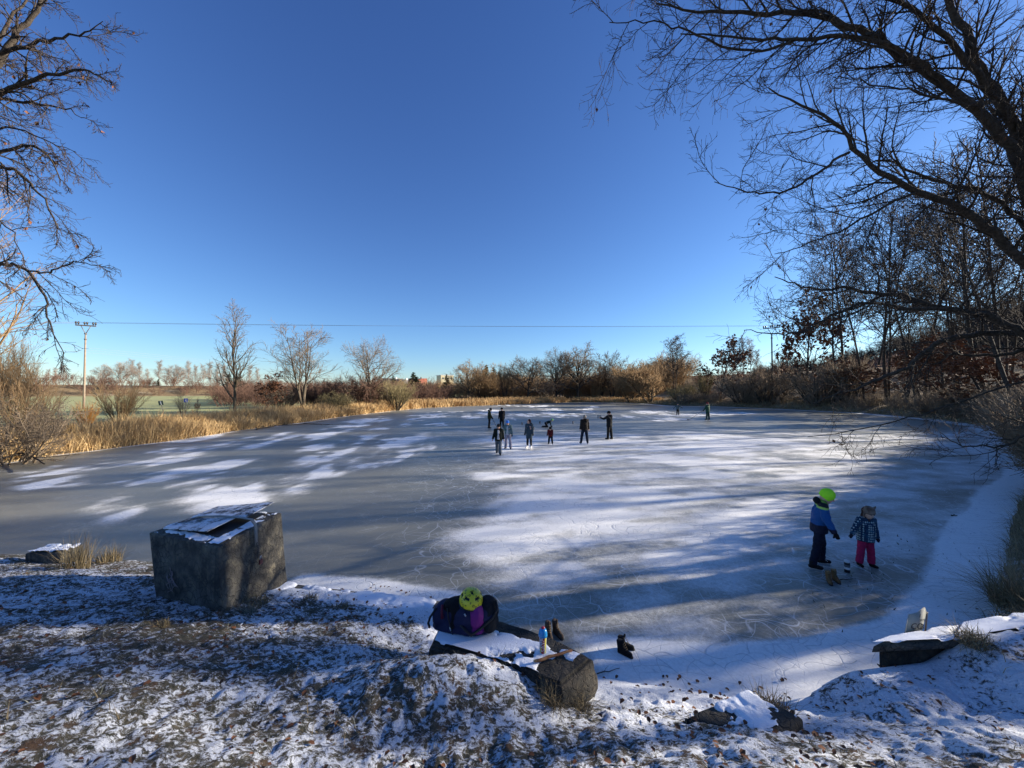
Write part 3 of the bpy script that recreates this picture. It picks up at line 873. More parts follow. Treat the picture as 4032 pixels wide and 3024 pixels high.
def scatter_mass(name, label, spots, kinds, twig):
    n = len(spots)
    V = np.array([(x, y, hz(x, y)) for x, y, h in spots])
    me_ = bpy.data.meshes.new(name); me_.vertices.add(n); me_.vertices.foreach_set('co', V.astype(np.float32).ravel())
    for k, a in (('size', np.array([h / 10 for _, _, h in spots])), ('turn', rng.uniform(0, 6.28, n)), ('pick', rng.integers(0, len(kinds), n).astype(float))):
        at_ = me_.attributes.new(k, 'FLOAT', 'POINT'); at_.data.foreach_set('value', a.astype(np.float32))
    ob = link(name, me_)
    ng = bpy.data.node_groups.new(name, 'GeometryNodeTree')
    ng.interface.new_socket('Geometry', in_out='INPUT', socket_type='NodeSocketGeometry'); ng.interface.new_socket('Geometry', in_out='OUTPUT', socket_type='NodeSocketGeometry')
    N, L = ng.nodes, ng.links
    gi, go = N.new('NodeGroupInput'), N.new('NodeGroupOutput'); jn = N.new('GeometryNodeJoinGeometry')
    def na(nm):
        q = N.new('GeometryNodeInputNamedAttribute'); q.data_type = 'FLOAT'; q.inputs[0].default_value = nm
        return q.outputs[0]
    sz, tn, pk = na('size'), na('turn'), na('pick')
    cx = N.new('ShaderNodeCombineXYZ'); L.new(tn, cx.inputs[2])
    for k, key in enumerate(kinds):
        oi = N.new('GeometryNodeObjectInfo'); oi.inputs[0].default_value = scrub_proto(key, twig); oi.transform_space = 'ORIGINAL'
        cm = N.new('FunctionNodeCompare'); cm.data_type = 'FLOAT'; cm.operation = 'EQUAL'; cm.inputs[1].default_value = float(k); cm.inputs[12].default_value = 0.1
        L.new(pk, cm.inputs[0])
        ip = N.new('GeometryNodeInstanceOnPoints')
        L.new(gi.outputs[0], ip.inputs['Points']); L.new(oi.outputs['Geometry'], ip.inputs['Instance']); L.new(cm.outputs[0], ip.inputs['Selection'])
        L.new(cx.outputs[0], ip.inputs['Rotation']); L.new(sz, ip.inputs['Scale'])
        L.new(ip.outputs[0], jn.inputs[0])
    L.new(jn.outputs[0], go.inputs[0])
    md = ob.modifiers.new('scatter', 'NODES'); md.node_group = ng
    return tag(ob, label, kind='stuff')


def thin_mesh_thicket(seed):
    rg = np.random.default_rng(seed)
    P, Rr = stems(10, 9, rg, 3.0, 35, 6, 0.14, 0.1, 0.03, 0.3, 0.4)
    A = kids(P, Rr, 7, rg, 0.15, 0.98, (20, 55), (0.35, 0.6), 4, 0.15, 0.04, 0.55, 0.05, 0.4, 0.3)
    B = kids(*A, 5, rg, 0.2, 1, (20, 55), (0.4, 0.7), 3, 0.2, 0.02, 0.6, 0.05, 0.5, 0.3)
    return tubes(P, Rr, 3), merge([tubes(*A, 3), tubes(*B, 3)]), None


_tm = tree_meshes
def tree_meshes(kind, seed):
    return thin_mesh_thicket(seed) if kind == 'lite' else _tm(kind, seed)


spots = []
for k in range(200):                     # behind the far shore
    bx = rng.uniform(1480, 2700); d = rng.uniform(124, 175)
    p = at(bx, 1500, d); spots.append((p.x, d, rng.uniform(5.5, 7.6) if bx < 1830 else rng.uniform(7.0, 11.5)))
scatter_mass('treeline_scrub', 'brown leafless scrub filling the middle treeline behind the far reeds', spots, [('lite', 1), ('lite', 2), ('lite', 3)], 'twig_tan')
spots = []
for k in range(110):                      # left shore behind the reeds
    bx = rng.uniform(880, 1740); d = rng.uniform(62, 110)
    p = at(bx, 1500, d)
    if p.x < -22 or d > 85: spots.append((p.x, d, rng.uniform(2.2, 4.2) + (d - 60) * 0.045))
scatter_mass('shore_scrub', 'grey brown scrub growing behind the trees of the left shore', spots, [('lite', 1), ('lite', 4)], 'twig_red')
spots = []
for k in range(80):                      # railway bank beyond the field
    az_ = R(rng.uniform(-58, -24)); d = rng.uniform(236, 262)
    spots.append((d * math.sin(az_), d * math.cos(az_), rng.uniform(3, 7)))
scatter_mass('bank_scrub', 'dark scrub on the bank at the far side of the green field', spots, [('lite', 1), ('lite', 4)], 'twig_red')
spots = []
for k in range(620):                     # right shore scrub
    i = int(rng.integers(16, 25)) if k < 220 else int(rng.integers(16, 21)); f = rng.uniform()
    q = SH[i] * (1 - f) + SH[i + 1] * f
    e = SH[i + 1] - SH[i]; nrm = np.array([e[1], -e[0]]) / np.hypot(*e)
    q = q + nrm * rng.uniform(0.6, 9.0 if k < 220 else 3.5)
    if pond_sd(q[0:1], q[1:2])[0] > 0.5:
        spots.append((q[0], q[1], rng.uniform(1.3, 3.0)))
scatter_mass('right_shore_scrub', 'dark tangled scrub along the shaded right shore', spots, [('lite', 1), ('lite', 2), ('lite', 3)], 'twig_far')
spots = []
for k in range(110):                     # upper right hillside hedge
    az_ = R(rng.uniform(26, 60)); d = rng.uniform(95, 150)
    spots.append((d * math.sin(az_), d * math.cos(az_), rng.uniform(2.0, 4.5)))
scatter_mass('hillside_hedge', 'brown hedge of leafless bushes along the top of the right hillside', spots, [('lite', 1), ('lite', 2)], 'twig_red')
spots = []
for k in range(150):                     # wooded ridge far right
    az_ = R(rng.uniform(33, 62)); d = rng.uniform(240, 520)
    spots.append((d * math.sin(az_), d * math.cos(az_), rng.uniform(9, 15)))
scatter_mass('ridge_wood', 'dark wood on the far ridge at the right', spots, [('lite', 1), ('lite', 3)], 'twig')

# ---- right shore trees
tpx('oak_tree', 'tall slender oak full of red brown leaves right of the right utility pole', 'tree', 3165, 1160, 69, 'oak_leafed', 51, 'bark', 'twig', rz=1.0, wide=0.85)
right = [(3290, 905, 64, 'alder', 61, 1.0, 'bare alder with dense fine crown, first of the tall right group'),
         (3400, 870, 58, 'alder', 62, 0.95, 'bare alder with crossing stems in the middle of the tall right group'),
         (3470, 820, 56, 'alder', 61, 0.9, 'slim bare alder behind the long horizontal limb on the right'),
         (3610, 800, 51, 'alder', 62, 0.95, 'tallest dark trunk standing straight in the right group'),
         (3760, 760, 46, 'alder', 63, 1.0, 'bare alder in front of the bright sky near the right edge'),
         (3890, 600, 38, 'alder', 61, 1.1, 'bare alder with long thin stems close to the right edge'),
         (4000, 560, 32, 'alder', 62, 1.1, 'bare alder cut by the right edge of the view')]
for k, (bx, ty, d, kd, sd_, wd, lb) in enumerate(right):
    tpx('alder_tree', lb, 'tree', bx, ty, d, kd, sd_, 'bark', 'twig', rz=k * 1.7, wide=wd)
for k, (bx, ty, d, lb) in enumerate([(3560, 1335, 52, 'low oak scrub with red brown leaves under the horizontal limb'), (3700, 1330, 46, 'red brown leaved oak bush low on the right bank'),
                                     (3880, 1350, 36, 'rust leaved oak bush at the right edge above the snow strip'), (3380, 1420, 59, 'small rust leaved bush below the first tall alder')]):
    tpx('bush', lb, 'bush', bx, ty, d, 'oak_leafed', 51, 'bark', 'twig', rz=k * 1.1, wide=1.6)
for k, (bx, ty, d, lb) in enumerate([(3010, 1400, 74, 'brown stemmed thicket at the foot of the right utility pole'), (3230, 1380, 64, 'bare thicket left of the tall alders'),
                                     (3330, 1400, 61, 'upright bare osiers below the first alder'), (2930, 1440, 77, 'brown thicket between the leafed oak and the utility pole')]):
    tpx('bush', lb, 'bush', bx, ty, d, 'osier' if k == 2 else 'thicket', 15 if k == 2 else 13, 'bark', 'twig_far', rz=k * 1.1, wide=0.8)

# off to the right, outside the view: the rest of the shore wood that throws its shade over pond and bank
side = [(19, 1.8, 11, 'multi', 5), (21, 6.0, 12, 'airy', 3), (28, 9.5, 15, 'multi', 5), (35, 17, 15, 'alder', 61), (32, 4.0, 15, 'multi', 5), (46, 29, 17, 'alder', 63), (54, 41, 18, 'alder', 62), (58, 53, 17, 'alder', 61), (40, 21, 16, 'alder', 62), (50, 35, 17, 'alder', 61), (24, 11.5, 13, 'alder', 63), (16.5, 3.4, 9, 'airy', 3), (23, -1.0, 12, 'multi', 5)]
for k, (x, y, h, kd, sd_) in enumerate(side):
    tree('alder_tree', f'bare tree of the shore wood right of the pond, {ordn[k]} from the near end', 'tree', x, y, h, kd, sd_, 'bark', 'twig', rz=k * 2.1, wide=1.15, group='shore wood right of the view')

# ------------------------------------------------------------------ hand-traced near trees
def poly_limb(pts, radii, K):
    pts = np.array([list(p) for p in pts]); n = len(pts)
    seg = np.r_[0, np.cumsum(np.linalg.norm(np.diff(pts, axis=0), axis=1))]
    t = np.linspace(0, seg[-1], K)
    # smooth resample (Catmull-like through averaging)
    Q = np.stack([np.interp(t, seg, pts[:, i]) for i in range(3)], 1)
    for _ in range(2):
        Q[1:-1] = 0.25 * Q[:-2] + 0.5 * Q[1:-1] + 0.25 * Q[2:]
    r = np.interp(t / seg[-1], np.linspace(0, 1, len(radii)), radii)
    return Q[None], r[None], seg[-1]


def near_tree(root, limbs, seed, trunk=None, m1=3.6, len1=(0.8, 2.2), up1=0.03, up2=0.0, twig='twig', bark='bark', leafn=60):
    rng = np.random.default_rng(seed)
    if trunk is not None:
        Q, r, L = poly_limb(trunk[0], trunk[1], 24)
        V, F = tubes(Q, r * (1 + 0.06 * np.sin(np.arange(24) * 1.9))[None], 12)
        link('trunk', mesh_np('trunk', V, F, M[bark], True), root)
    tips = []
    for (pxs, d0, d1, r0, r1, dens) in limbs:
        n = len(pxs)
        pts = [at(p[0], p[1], d0 + (d1 - d0) * (i / (n - 1))) for i, p in enumerate(pxs)]
        Q, r, L = poly_limb(pts, [r0, r0 * 0.62 + r1 * 0.38, r1], max(14, int(3 * n)))
        Q[0, 1:-1] += rng.normal(size=Q[0, 1:-1].shape) * 0.018
        V, F = tubes(Q, r * 0.8, 8)
        link('limb', mesh_np('limb', V, F, M[bark], True), root)
        k1 = max(5, int(L * m1 * dens))
        A = kids(Q, np.minimum(r, 0.055), k1, rng, 0.12, 1.0, (22, 62), len1, 10, 0.12, up1, 0.42, 0.007, 0.25, 0.35, abslen=1.0)
        B = kids(*A, 9, rng, 0.15, 1, (25, 60), (0.35, 0.65), 6, 0.17, up2, 0.6, 0.0045, 0.5, 0.4)
        C_ = kids(*B, 4, rng, 0.15, 1, (25, 60), (0.3, 0.55), 4, 0.24, up2, 0.7, 0.0036, 0.6, 0.3)
        D_ = kids(*A, 9, rng, 0.1, 1, (30, 65), (0.10, 0.2), 4, 0.25, up2, 0.5, 0.0036, 0.6, 0.2)
        V, F = tubes(*A, 5)
        link('branches', mesh_np('branches', V, F, M[bark], True), root)['kind'] = 'stuff'
        V, F = merge([tubes(*B, 3), tubes(*C_, 3), tubes(*D_, 3)])
        link('twigs', mesh_np('twigs', V, F, M[twig]), root)['kind'] = 'stuff'
        tips.append(C_[0][:, -1])
    tips = np.concatenate(tips)
    sel = tips[rng.choice(len(tips), leafn, replace=False)]
    V, F, a = leaves_np(sel, 0.09, rng, 1.2)
    link('dead_leaves', mesh_np('dead_leaves', V, F, M['leaf_brown'], False, {'var': a}), root)['kind'] = 'stuff'


rt = thing('big_tree', 'big dark bare tree arching in from the right edge over the ice', 'tree', (0, 0, 0))
D8 = 8.0
tr_pts = [at(4350, 2080, D8), at(4330, 1850, D8), at(4300, 1600, D8), at(4270, 1350, D8), at(4250, 1100, D8), at(4200, 850, D8)]
T_end = (4250, 1180)
limbsR = [
    ([(4250, 1250), (4130, 960), (4032, 738), (4008, 620), (3876, 457), (3728, 339), (3580, 236), (3507, 199), (3418, 133), (3285, 81), (3175, 52), (3049, 55), (2843, 55), (2717, 44), (2584, 15)], 8.0, 6.6, 0.15, 0.016, 1.0),
    ([(4200, 900), (4100, 720), (4023, 561), (3949, 413), (3868, 273), (3780, 118), (3728, 0), (3690, -160), (3600, -330)], 8.0, 7.4, 0.15, 0.035, 0.8),
    ([(4160, 800), (4060, 640), (3972, 472), (3802, 221), (3684, 96), (3507, 0), (3350, -90), (3200, -150)], 8.1, 6.6, 0.10, 0.02, 1.0),
    ([(3728, 339), (3640, 262), (3551, 199), (3433, 148), (3285, 140), (3138, 148), (2990, 162), (2813, 133), (2680, 133)], 7.4, 6.5, 0.06, 0.012, 1.0),
    ([(3138, 148), (3060, 190), (2960, 205), (2860, 195), (2760, 150), (2620, 90), (2480, 75), (2400, 88)], 6.9, 6.3, 0.03, 0.008, 0.8),
    ([(4290, 1420), (4150, 1180), (4032, 1033), (3876, 878), (3728, 797), (3610, 753), (3507, 708), (3389, 627), (3344, 546), (3300, 480), (3182, 428), (3086, 398), (3027, 347)], 8.0, 7.0, 0.13, 0.014, 1.0),
    ([(4250, 1260), (4120, 1040), (4032, 885), (3949, 797), (3861, 753), (3765, 730), (3654, 708), (3507, 627), (3418, 630), (3350, 690)], 8.2, 8.0, 0.075, 0.014, 1.0),
    ([(3344, 600), (3248, 657), (3167, 723), (3086, 760), (3027, 760), (2946, 760), (2887, 738), (2813, 716)], 7.2, 6.7, 0.034, 0.008, 0.8),
    ([(3610, 753), (3500, 800), (3400, 860), (3300, 910), (3180, 960), (3050, 1000)], 7.6, 7.2, 0.035, 0.008, 0.8),
    ([(4290, 1480), (4150, 1370), (4032, 1309), (3964, 1277), (3913, 1246), (3824, 1233), (3735, 1220), (3697, 1204), (3620, 1201), (3582, 1163), (3442, 1156), (3327, 1131), (3200, 1144), (3100, 1110), (3050, 1090)], 8.0, 8.6, 0.115, 0.012, 0.75),
    ([(3735, 1215), (3620, 1222), (3556, 1217), (3480, 1195), (3416, 1185), (3327, 1214), (3238, 1265), (3160, 1310), (3060, 1318), (2985, 1312), (2930, 1300)], 8.1, 8.0, 0.055, 0.009, 0.7),
    ([(4240, 1300), (4032, 1297), (3951, 1309), (3837, 1316), (3741, 1328), (3684, 1347), (3633, 1392), (3582, 1437), (3518, 1475), (3442, 1500), (3378, 1532), (3295, 1551), (3200, 1590)], 8.4, 10.0, 0.10, 0.012, 0.45),
    ([(4280, 1330), (4110, 1340), (4032, 1373), (3983, 1398), (3868, 1402), (3773, 1398), (3646, 1392), (3560, 1360)], 8.2, 9.2, 0.06, 0.012, 0.5),
    ([(4330, 1560), (4130, 1660), (4032, 1710), (3983, 1755), (3932, 1768), (3868, 1752), (3824, 1761), (3754, 1742), (3700, 1700)], 8.0, 8.8, 0.05, 0.009, 0.9),
    ([(4200, 1560), (4032, 1480), (3850, 1560), (3600, 1640), (3350, 1700), (3180, 1720)], 8.2, 9.5, 0.03, 0.008, 0.35),
    ([(3930, 390), (3850, 420), (3720, 400), (3600, 350), (3480, 340), (3300, 300)], 7.6, 6.9, 0.035, 0.008, 0.9),
]
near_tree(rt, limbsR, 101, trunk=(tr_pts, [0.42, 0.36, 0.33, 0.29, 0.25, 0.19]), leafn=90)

lt = thing('big_tree', 'big bare tree reaching in from the left edge with drooping twigs', 'tree', (0, 0, 0))
D7 = 7.0
trl = [at(-330, 2000, D7), at(-300, 1700, D7), at(-280, 1300, D7), at(-260, 900, D7), at(-230, 500, D7), at(-200, 100, D7)]
limbsL = [
    ([(-220, 480), (-100, 340), (0, 228), (68, 143), (127, 68), (177, 0), (230, -120)], 7.0, 7.2, 0.09, 0.02, 0.9),
    ([(-150, 300), (0, 215), (84, 181), (177, 152), (287, 143), (354, 127), (405, 84)], 7.0, 6.6, 0.055, 0.007, 1.0),
    ([(-240, 560), (-100, 450), (0, 376), (84, 329), (203, 295), (312, 274), (380, 279), (422, 321)], 7.0, 6.5, 0.07, 0.007, 1.1),
    ([(-240, 520), (-100, 420), (0, 384), (101, 405), (211, 418), (279, 422), (321, 464)], 7.2, 7.0, 0.05, 0.007, 1.1),
    ([(-250, 800), (-100, 660), (0, 603), (84, 574), (152, 574), (203, 625), (228, 675), (236, 734)], 7.0, 6.8, 0.055, 0.007, 1.1),
    ([(-250, 760), (-100, 660), (0, 650), (84, 692), (152, 743), (186, 802), (211, 852), (228, 903)], 7.2, 6.9, 0.055, 0.007, 1.2),
    ([(-270, 1130), (-130, 1050), (0, 1042), (76, 1047), (127, 1080), (160, 1131), (177, 1182), (194, 1249), (219, 1317), (253, 1393)], 7.0, 6.8, 0.05, 0.006, 0.9),
    ([(93, 1055), (150, 1070), (203, 1076), (253, 1038), (321, 1034), (397, 1042)], 6.95, 6.6, 0.022, 0.006, 1.0),
    ([(-230, 420), (-80, 250), (20, 120), (90, 20), (140, -80)], 7.4, 7.8, 0.06, 0.012, 1.0),
    ([(-260, 960), (-120, 860), (0, 850), (60, 930), (90, 1010)], 7.1, 7.0, 0.03, 0.006, 0.8),
    ([(-250, 700), (-90, 520), (0, 490), (110, 510), (200, 560), (300, 600)], 7.1, 6.8, 0.03, 0.006, 1.0),
]
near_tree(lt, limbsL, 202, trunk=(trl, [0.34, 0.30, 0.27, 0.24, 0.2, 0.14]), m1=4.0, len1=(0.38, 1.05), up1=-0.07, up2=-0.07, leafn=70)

# tawny willow standing behind the left tree, and the shore thicket below it
tpx('willow_tree', 'tall tawny pink willow at the left edge behind the drooping twigs', 'tree', -60, 660, 17, 'airy', 3, 'twig_tan', 'twig_tan', rz=0.4, wide=0.9)
tpx('willow_tree', 'lower tawny willow at the left edge above the shore thicket', 'tree', 95, 1180, 21, 'willow_ball', 47, 'twig_tan', 'twig_tan', rz=1.4, wide=0.6)
tpx('bush', 'dark brown shore thicket hanging over the ice at the left edge', 'bush', 25, 1480, 15.8, 'thicket', 13, 'twig_far', 'twig_far', rz=0.8, wide=0.75)
tpx('bush', 'tan osier bush between the shore thicket and the reeds', 'bush', 120, 1500, 18.5, 'osier', 15, 'twig_olive', 'twig_tan', rz=2.8, wide=0.75)

# ------------------------------------------------------------------ reeds, grasses, fallen leaves
def blades(name, label, x, y, z, h, w, matn, rng, lean=0.25, bend=0.35, nseg=3, kind='stuff', var=None, parent=None):
    n = len(x)
    ph = rng.uniform(0, 2 * np.pi, n); ln = np.abs(rng.normal(0, lean, n))
    d = np.stack([np.cos(ph) * ln, np.sin(ph) * ln, np.ones(n)], 1); d /= np.linalg.norm(d, axis=1, keepdims=True)
    b = np.stack([np.cos(ph + rng.normal(0, .5, n)), np.sin(ph + rng.normal(0, .5, n)), -0.8 * np.ones(n)], 1) * (bend * rng.uniform(0, 1.3, n))[:, None]
    sd_ = rng.uniform(0, 2 * np.pi, n)
    wv_ = np.stack([np.cos(sd_), np.sin(sd_), np.zeros(n)], 1)
    base = np.stack([x, y, z - 0.02], 1)
    rows_ = []
    for k in range(nseg + 1):
        t = k / nseg
        c_ = base + (d * t + b * t * t) * h[:, None]
        ww = (w * (1 - t) ** 0.8)[:, None] if k < nseg else 0 * w[:, None]
        if k < nseg:
            rows_ += [c_ - wv_ * ww * 0.5, c_ + wv_ * ww * 0.5]
        else:
            rows_ += [c_]
    m = len(rows_)
    V = np.stack(rows_, 1).reshape(-1, 3)
    o_ = (np.arange(n) * m)[:, None]
    Fq = [o_ + np.array([[2 * k, 2 * k + 1, 2 * k + 3, 2 * k + 2]]) for k in range(nseg - 1)]
    Ft = o_ + np.array([[2 * nseg - 2, 2 * nseg - 1, 2 * nseg]])
    var = rng.uniform(0, 1, n) if var is None else var
    me_ = mesh_np(name, V, [np.concatenate(Fq)] * (nseg > 1) + [Ft], M[matn], False, {'var': np.repeat(var, m)})
    ob = link(name, me_, parent)
    if kind: ob['kind'] = kind
    if label: ob['label'] = label
    return ob


def shore_samples(i0, i1, n, din, rng, skew=1.0):
    segs = [(SH[i % len(SH)], SH[(i + 1) % len(SH)]) for i in range(i0, i1)]
    L = np.array([np.hypot(*(b - a)) for a, b in segs]); cs = np.r_[0, np.cumsum(L)]
    t = rng.uniform(0, cs[-1], n); i = np.clip(np.searchsorted(cs, t) - 1, 0, len(segs) - 1)
    f = ((t - cs[i]) / L[i])[:, None]
    A = np.array([sg[0] for sg in segs])[i]; B = np.array([sg[1] for sg in segs])[i]
    q = A + (B - A) * f; e = (B - A) / L[i][:, None]
    nr = np.stack([e[:, 1], -e[:, 0]], 1)
    dd = din[0] + (din[1] - din[0]) * rng.uniform(0, 1, n) ** skew
    return q + nr * dd[:, None]


rng = np.random.default_rng(9)
# left belt (shore indices 31..39 run from the far end back to the left thicket)
q = shore_samples(33, 39, 42000, (-0.1, 4.6), rng, 1.2)
dd = np.hypot(q[:, 0], q[:, 1])
q = q[(rng.uniform(0, 1, len(q)) < np.clip(30 / dd, 0, 1) ** 0.4)]
pat = fbm(q[:, 0] * 0.6, q[:, 1] * 0.6, 0, 5, 3)
h = (0.40 + 1.6 * pat) * rng.uniform(0.55, 1.15, len(q))
w = np.clip(np.hypot(q[:, 0], q[:, 1]) * 0.0011, 0.022, 0.09)
blades('reed_belt', 'pale golden dry reeds along the left shore', q[:, 0], q[:, 1], np.maximum(Hgt(q[:, 0], q[:, 1]), 0), h, w, 'reed', rng, 0.38, 0.5,
       var=np.clip(rng.uniform(0, 1, len(q)) * 0.55 + (pat - 0.35) * 1.0, 0, 1))
q = shore_samples(26, 33, 26000, (-0.2, 6.0), rng, 1.0)
pat = fbm(q[:, 0] * 0.4, q[:, 1] * 0.4, 0, 6, 3)
h = (0.8 + 1.0 * pat) * rng.uniform(0.6, 1.2, len(q))
blades('reed_belt', 'pale golden dry reeds along the far shore', q[:, 0], q[:, 1], np.maximum(Hgt(q[:, 0], q[:, 1]), 0), h, np.full(len(q), 0.085), 'reed', rng, 0.2, 0.3,
       var=np.clip(rng.uniform(0, 1, len(q)) * 0.6 + 0.15 + (pat - 0.4), 0, 1))
# rough dry grass on the right bank and behind the left reeds
q = shore_samples(15, 26, 24000, (0.1, 9.0), rng, 1.0)
blades('dry_grass', 'rough dry grass on the right bank', q[:, 0], q[:, 1], Hgt(q[:, 0], q[:, 1]), rng.uniform(0.25, 0.8, len(q)), np.clip(np.hypot(q[:, 0], q[:, 1]) * 0.0010, 0.015, 0.08), 'straw', rng, 0.5, 0.7)
q = shore_samples(33, 39, 14000, (4.0, 9.5), rng, 1.0)
blades('dry_grass', 'brown matted grass between the left reeds and the field', q[:, 0], q[:, 1], Hgt(q[:, 0], q[:, 1]), rng.uniform(0.2, 0.6, len(q)), np.clip(np.hypot(q[:, 0], q[:, 1]) * 0.0012, 0.02, 0.09), 'straw', rng, 0.6, 0.7)

# near bank grass: short frosted blades in clumps
n = 90000
x = rng.uniform(-9.5, 7.8, n); y = 0.7 + rng.uniform(0, 1, n) ** 0.8 * 6.6
sdn = pond_sd(x, y)
cl = fbm(x * 2.6, y * 2.6, 0, 21, 4); c2 = fbm(x * 9, y * 9, 0, 81, 3)
cd = fbm(x * 3.6, y * 5.0, 0, 43, 4)
pp = (0.12 + 0.88 * sstep(0.52, 0.40, cd)) * sstep(0.34, 0.50, c2) * sstep(0.12, 0.8, sdn) * (1 - 0.6 * sstep(0.8, 2.2, x) * sstep(2.2, 3, y))
kp = rng.uniform(0, 1, n) < pp
x, y, cl = x[kp], y[kp], cl[kp]
blades('bank_grass', 'short frosted grass on the near bank', x, y, bank_h(x, y), rng.uniform(0.03, 0.11, len(x)), rng.uniform(0.004, 0.009, len(x)), 'frost_grass', rng, 1.0, 0.9, 2)
n = 16000
x = rng.uniform(-8, 6.5, n); y = 0.8 + rng.uniform(0, 1, n) * 4.8
c2 = fbm(x * 1.3, y * 1.3, 0, 91, 3)
kp = (rng.uniform(0, 1, n) < sstep(0.52, 0.66, c2)) & (pond_sd(x, y) > 0.2)
x, y = x[kp], y[kp]
blades('bank_straw', 'dry straw strewn over the near bank', x, y, bank_h(x, y), rng.uniform(0.06, 0.2, len(x)), rng.uniform(0.004, 0.009, len(x)), 'straw', rng, 1.6, 0.8, 2)
# fallen leaves
n = 5200
x = rng.uniform(-8, 7, n); y = 0.9 + rng.uniform(0, 1, n) * 5.0
c2 = fbm(x * 1.1, y * 1.1, 0, 95, 3)
kp = rng.uniform(0, 1, n) < (0.25 + 0.75 * sstep(0.48, 0.62, c2))
kp &= pond_sd(x, y) > -0.3
x, y = x[kp], y[kp]
pts = np.stack([x, y, np.maximum(bank_h(x, y), 0.01) + 0.008], 1)
m = len(pts)
ph = rng.uniform(0, 2 * np.pi, m)
d = np.stack([np.cos(ph), np.sin(ph), rng.uniform(-0.1, 0.35, m)], 1); qv = np.stack([-np.sin(ph), np.cos(ph), rng.uniform(-0.3, 0.3, m)], 1)
s_ = rng.uniform(0.02, 0.055, m)[:, None]
up_ = np.array([0, 0, 1.0]) * s_ * rng.uniform(0.05, 0.35, (m, 1))
cen = pts + d * s_ * 0.5 + up_ * 0.2
V = np.stack([pts, pts + d * s_ * 0.3 + qv * s_ * 0.34 + up_, pts + d * s_ * 0.75 + qv * s_ * 0.26 + up_, pts + d * s_, pts + d * s_ * 0.75 - qv * s_ * 0.26 + up_, pts + d * s_ * 0.3 - qv * s_ * 0.34 + up_, cen], 1).reshape(-1, 3)
b = (np.arange(m) * 7)[:, None]
F = np.concatenate([b + np.array([[i, (i + 1) % 6, 6]]) for i in range(6)])
me = mesh_np('fallen_leaves', V, F, M['leaf_brown'], False, {'var': np.repeat(rng.uniform(0, 1, m), 7)})
tag(link('fallen_leaves', me), 'dead brown leaves scattered on the snowy bank', kind='stuff')
# weeds and crumbs in the snow along the right shore
n = 900
x = rng.uniform(4.0, 9.0, n); y = rng.uniform(3.6, 8.2, n)
sdn = pond_sd(x, y); kp = (sdn > -1.7) & (sdn < 0.3)
x, y = x[kp], y[kp]
blades('snow_weeds', 'dark weed stubs poking through the snow at the right shore', x, y, np.zeros(len(x)) + 0.0, rng.uniform(0.02, 0.09, len(x)), rng.uniform(0.012, 0.03, len(x)), 'frost_grass', rng, 0.8, 0.6, 2, var=np.zeros(len(x)))


n = 60000
x = rng.uniform(5.4, 16, n); y = rng.uniform(3.6, 12, n)
sdn = pond_sd(x, y); kp = (sdn > -0.05) & (sdn < 1.8) & (x / y < 1.5)
x, y = x[kp], y[kp]
blades('edge_grass', 'long dry grass on the steep bank at the right edge', x, y, Hgt(x, y), rng.uniform(0.15, 0.5, len(x)), np.full(len(x), 0.012), 'straw', rng, 0.7, 1.1, 3)


def tussock(x, y, h, r, n, label, matn='straw', seed=1, lean=0.35, bend=0.5, w=0.007, z=None):
    rg = np.random.default_rng(seed)
    a = rg.uniform(0, 6.28, n); rr_ = r * np.sqrt(rg.uniform(0, 1, n))
    xx, yy = np.cos(a) * rr_, np.sin(a) * rr_
    z0 = float(bank_h(np.array([x]), np.array([y]))[0]) if z is None else z
    ob = blades('grass_tussock', None, xx, yy, np.full(n, 0.0), h * rg.uniform(0.35, 1.0, n), np.full(n, w), matn, rg, lean, bend, 3, kind=None)
    ob.location = (x, y, z0)
    return tag(ob, label, 'grass')


tussock(*gat(3045, 2790, 0.42)[:2], 0.30, 0.13, 420, 'brown upright grass tussock behind the low snowy stone at the bottom right', seed=3, lean=0.3, bend=0.3)
tussock(*gat(300, 2260, 0.1)[:2], 0.75, 0.16, 260, 'tallest straw coloured grass tuft beside the small concrete block', seed=4, lean=0.22, bend=0.3, w=0.008)
tussock(*gat(430, 2210, 0.08)[:2], 0.45, 0.18, 240, 'low bushy grass tuft between the small block and the big concrete box', seed=5, lean=0.6, bend=0.4, w=0.008)
tussock(*gat(655, 2330, 0.24)[:2], 0.40, 0.12, 260, 'dry grass climbing the left corner of the concrete box', seed=6, lean=0.25, bend=0.4)
tussock(*gat(1000, 2400, 0.22)[:2], 0.20, 0.16, 380, 'yellow brown grass tuft at the right foot of the concrete box', seed=7, lean=0.8, bend=0.6)
tussock(*gat(960, 2440, 0.26)[:2], 0.18, 0.13, 320, 'dark matted grass tuft at the front corner of the concrete box', 'frost_grass', seed=8, lean=0.8, bend=0.6)
tussock(*gat(1220, 2375, 0.15)[:2], 0.13, 0.10, 200, 'small brown tuft on the snow right of the concrete box', seed=9, lean=0.9, bend=0.5)
tussock(*gat(1345, 2410, 0.15)[:2], 0.12, 0.09, 160, 'second small tuft on the snow toward the sports bag', seed=10, lean=0.9, bend=0.5)
tussock(*gat(555, 2455, 0.45)[:2], 0.12, 0.06, 140, 'short straw tuft left in front of the concrete box', seed=11, lean=0.5, bend=0.6)
tussock(*gat(635, 2500, 0.48)[:2], 0.12, 0.06, 140, 'short straw tuft nearest in front of the concrete box', seed=12, lean=0.5, bend=0.6)
tussock(*gat(1830, 2570, 0.52)[:2], 0.20, 0.16, 500, 'matted grass skirt under the sports bag end of the stone', 'straw', seed=13, lean=1.0, bend=0.9)
tussock(*gat(2010, 2640, 0.50)[:2], 0.20, 0.14, 420, 'dark tangled grass against the middle of the long stone', 'frost_grass', seed=14, lean=0.9, bend=0.9)
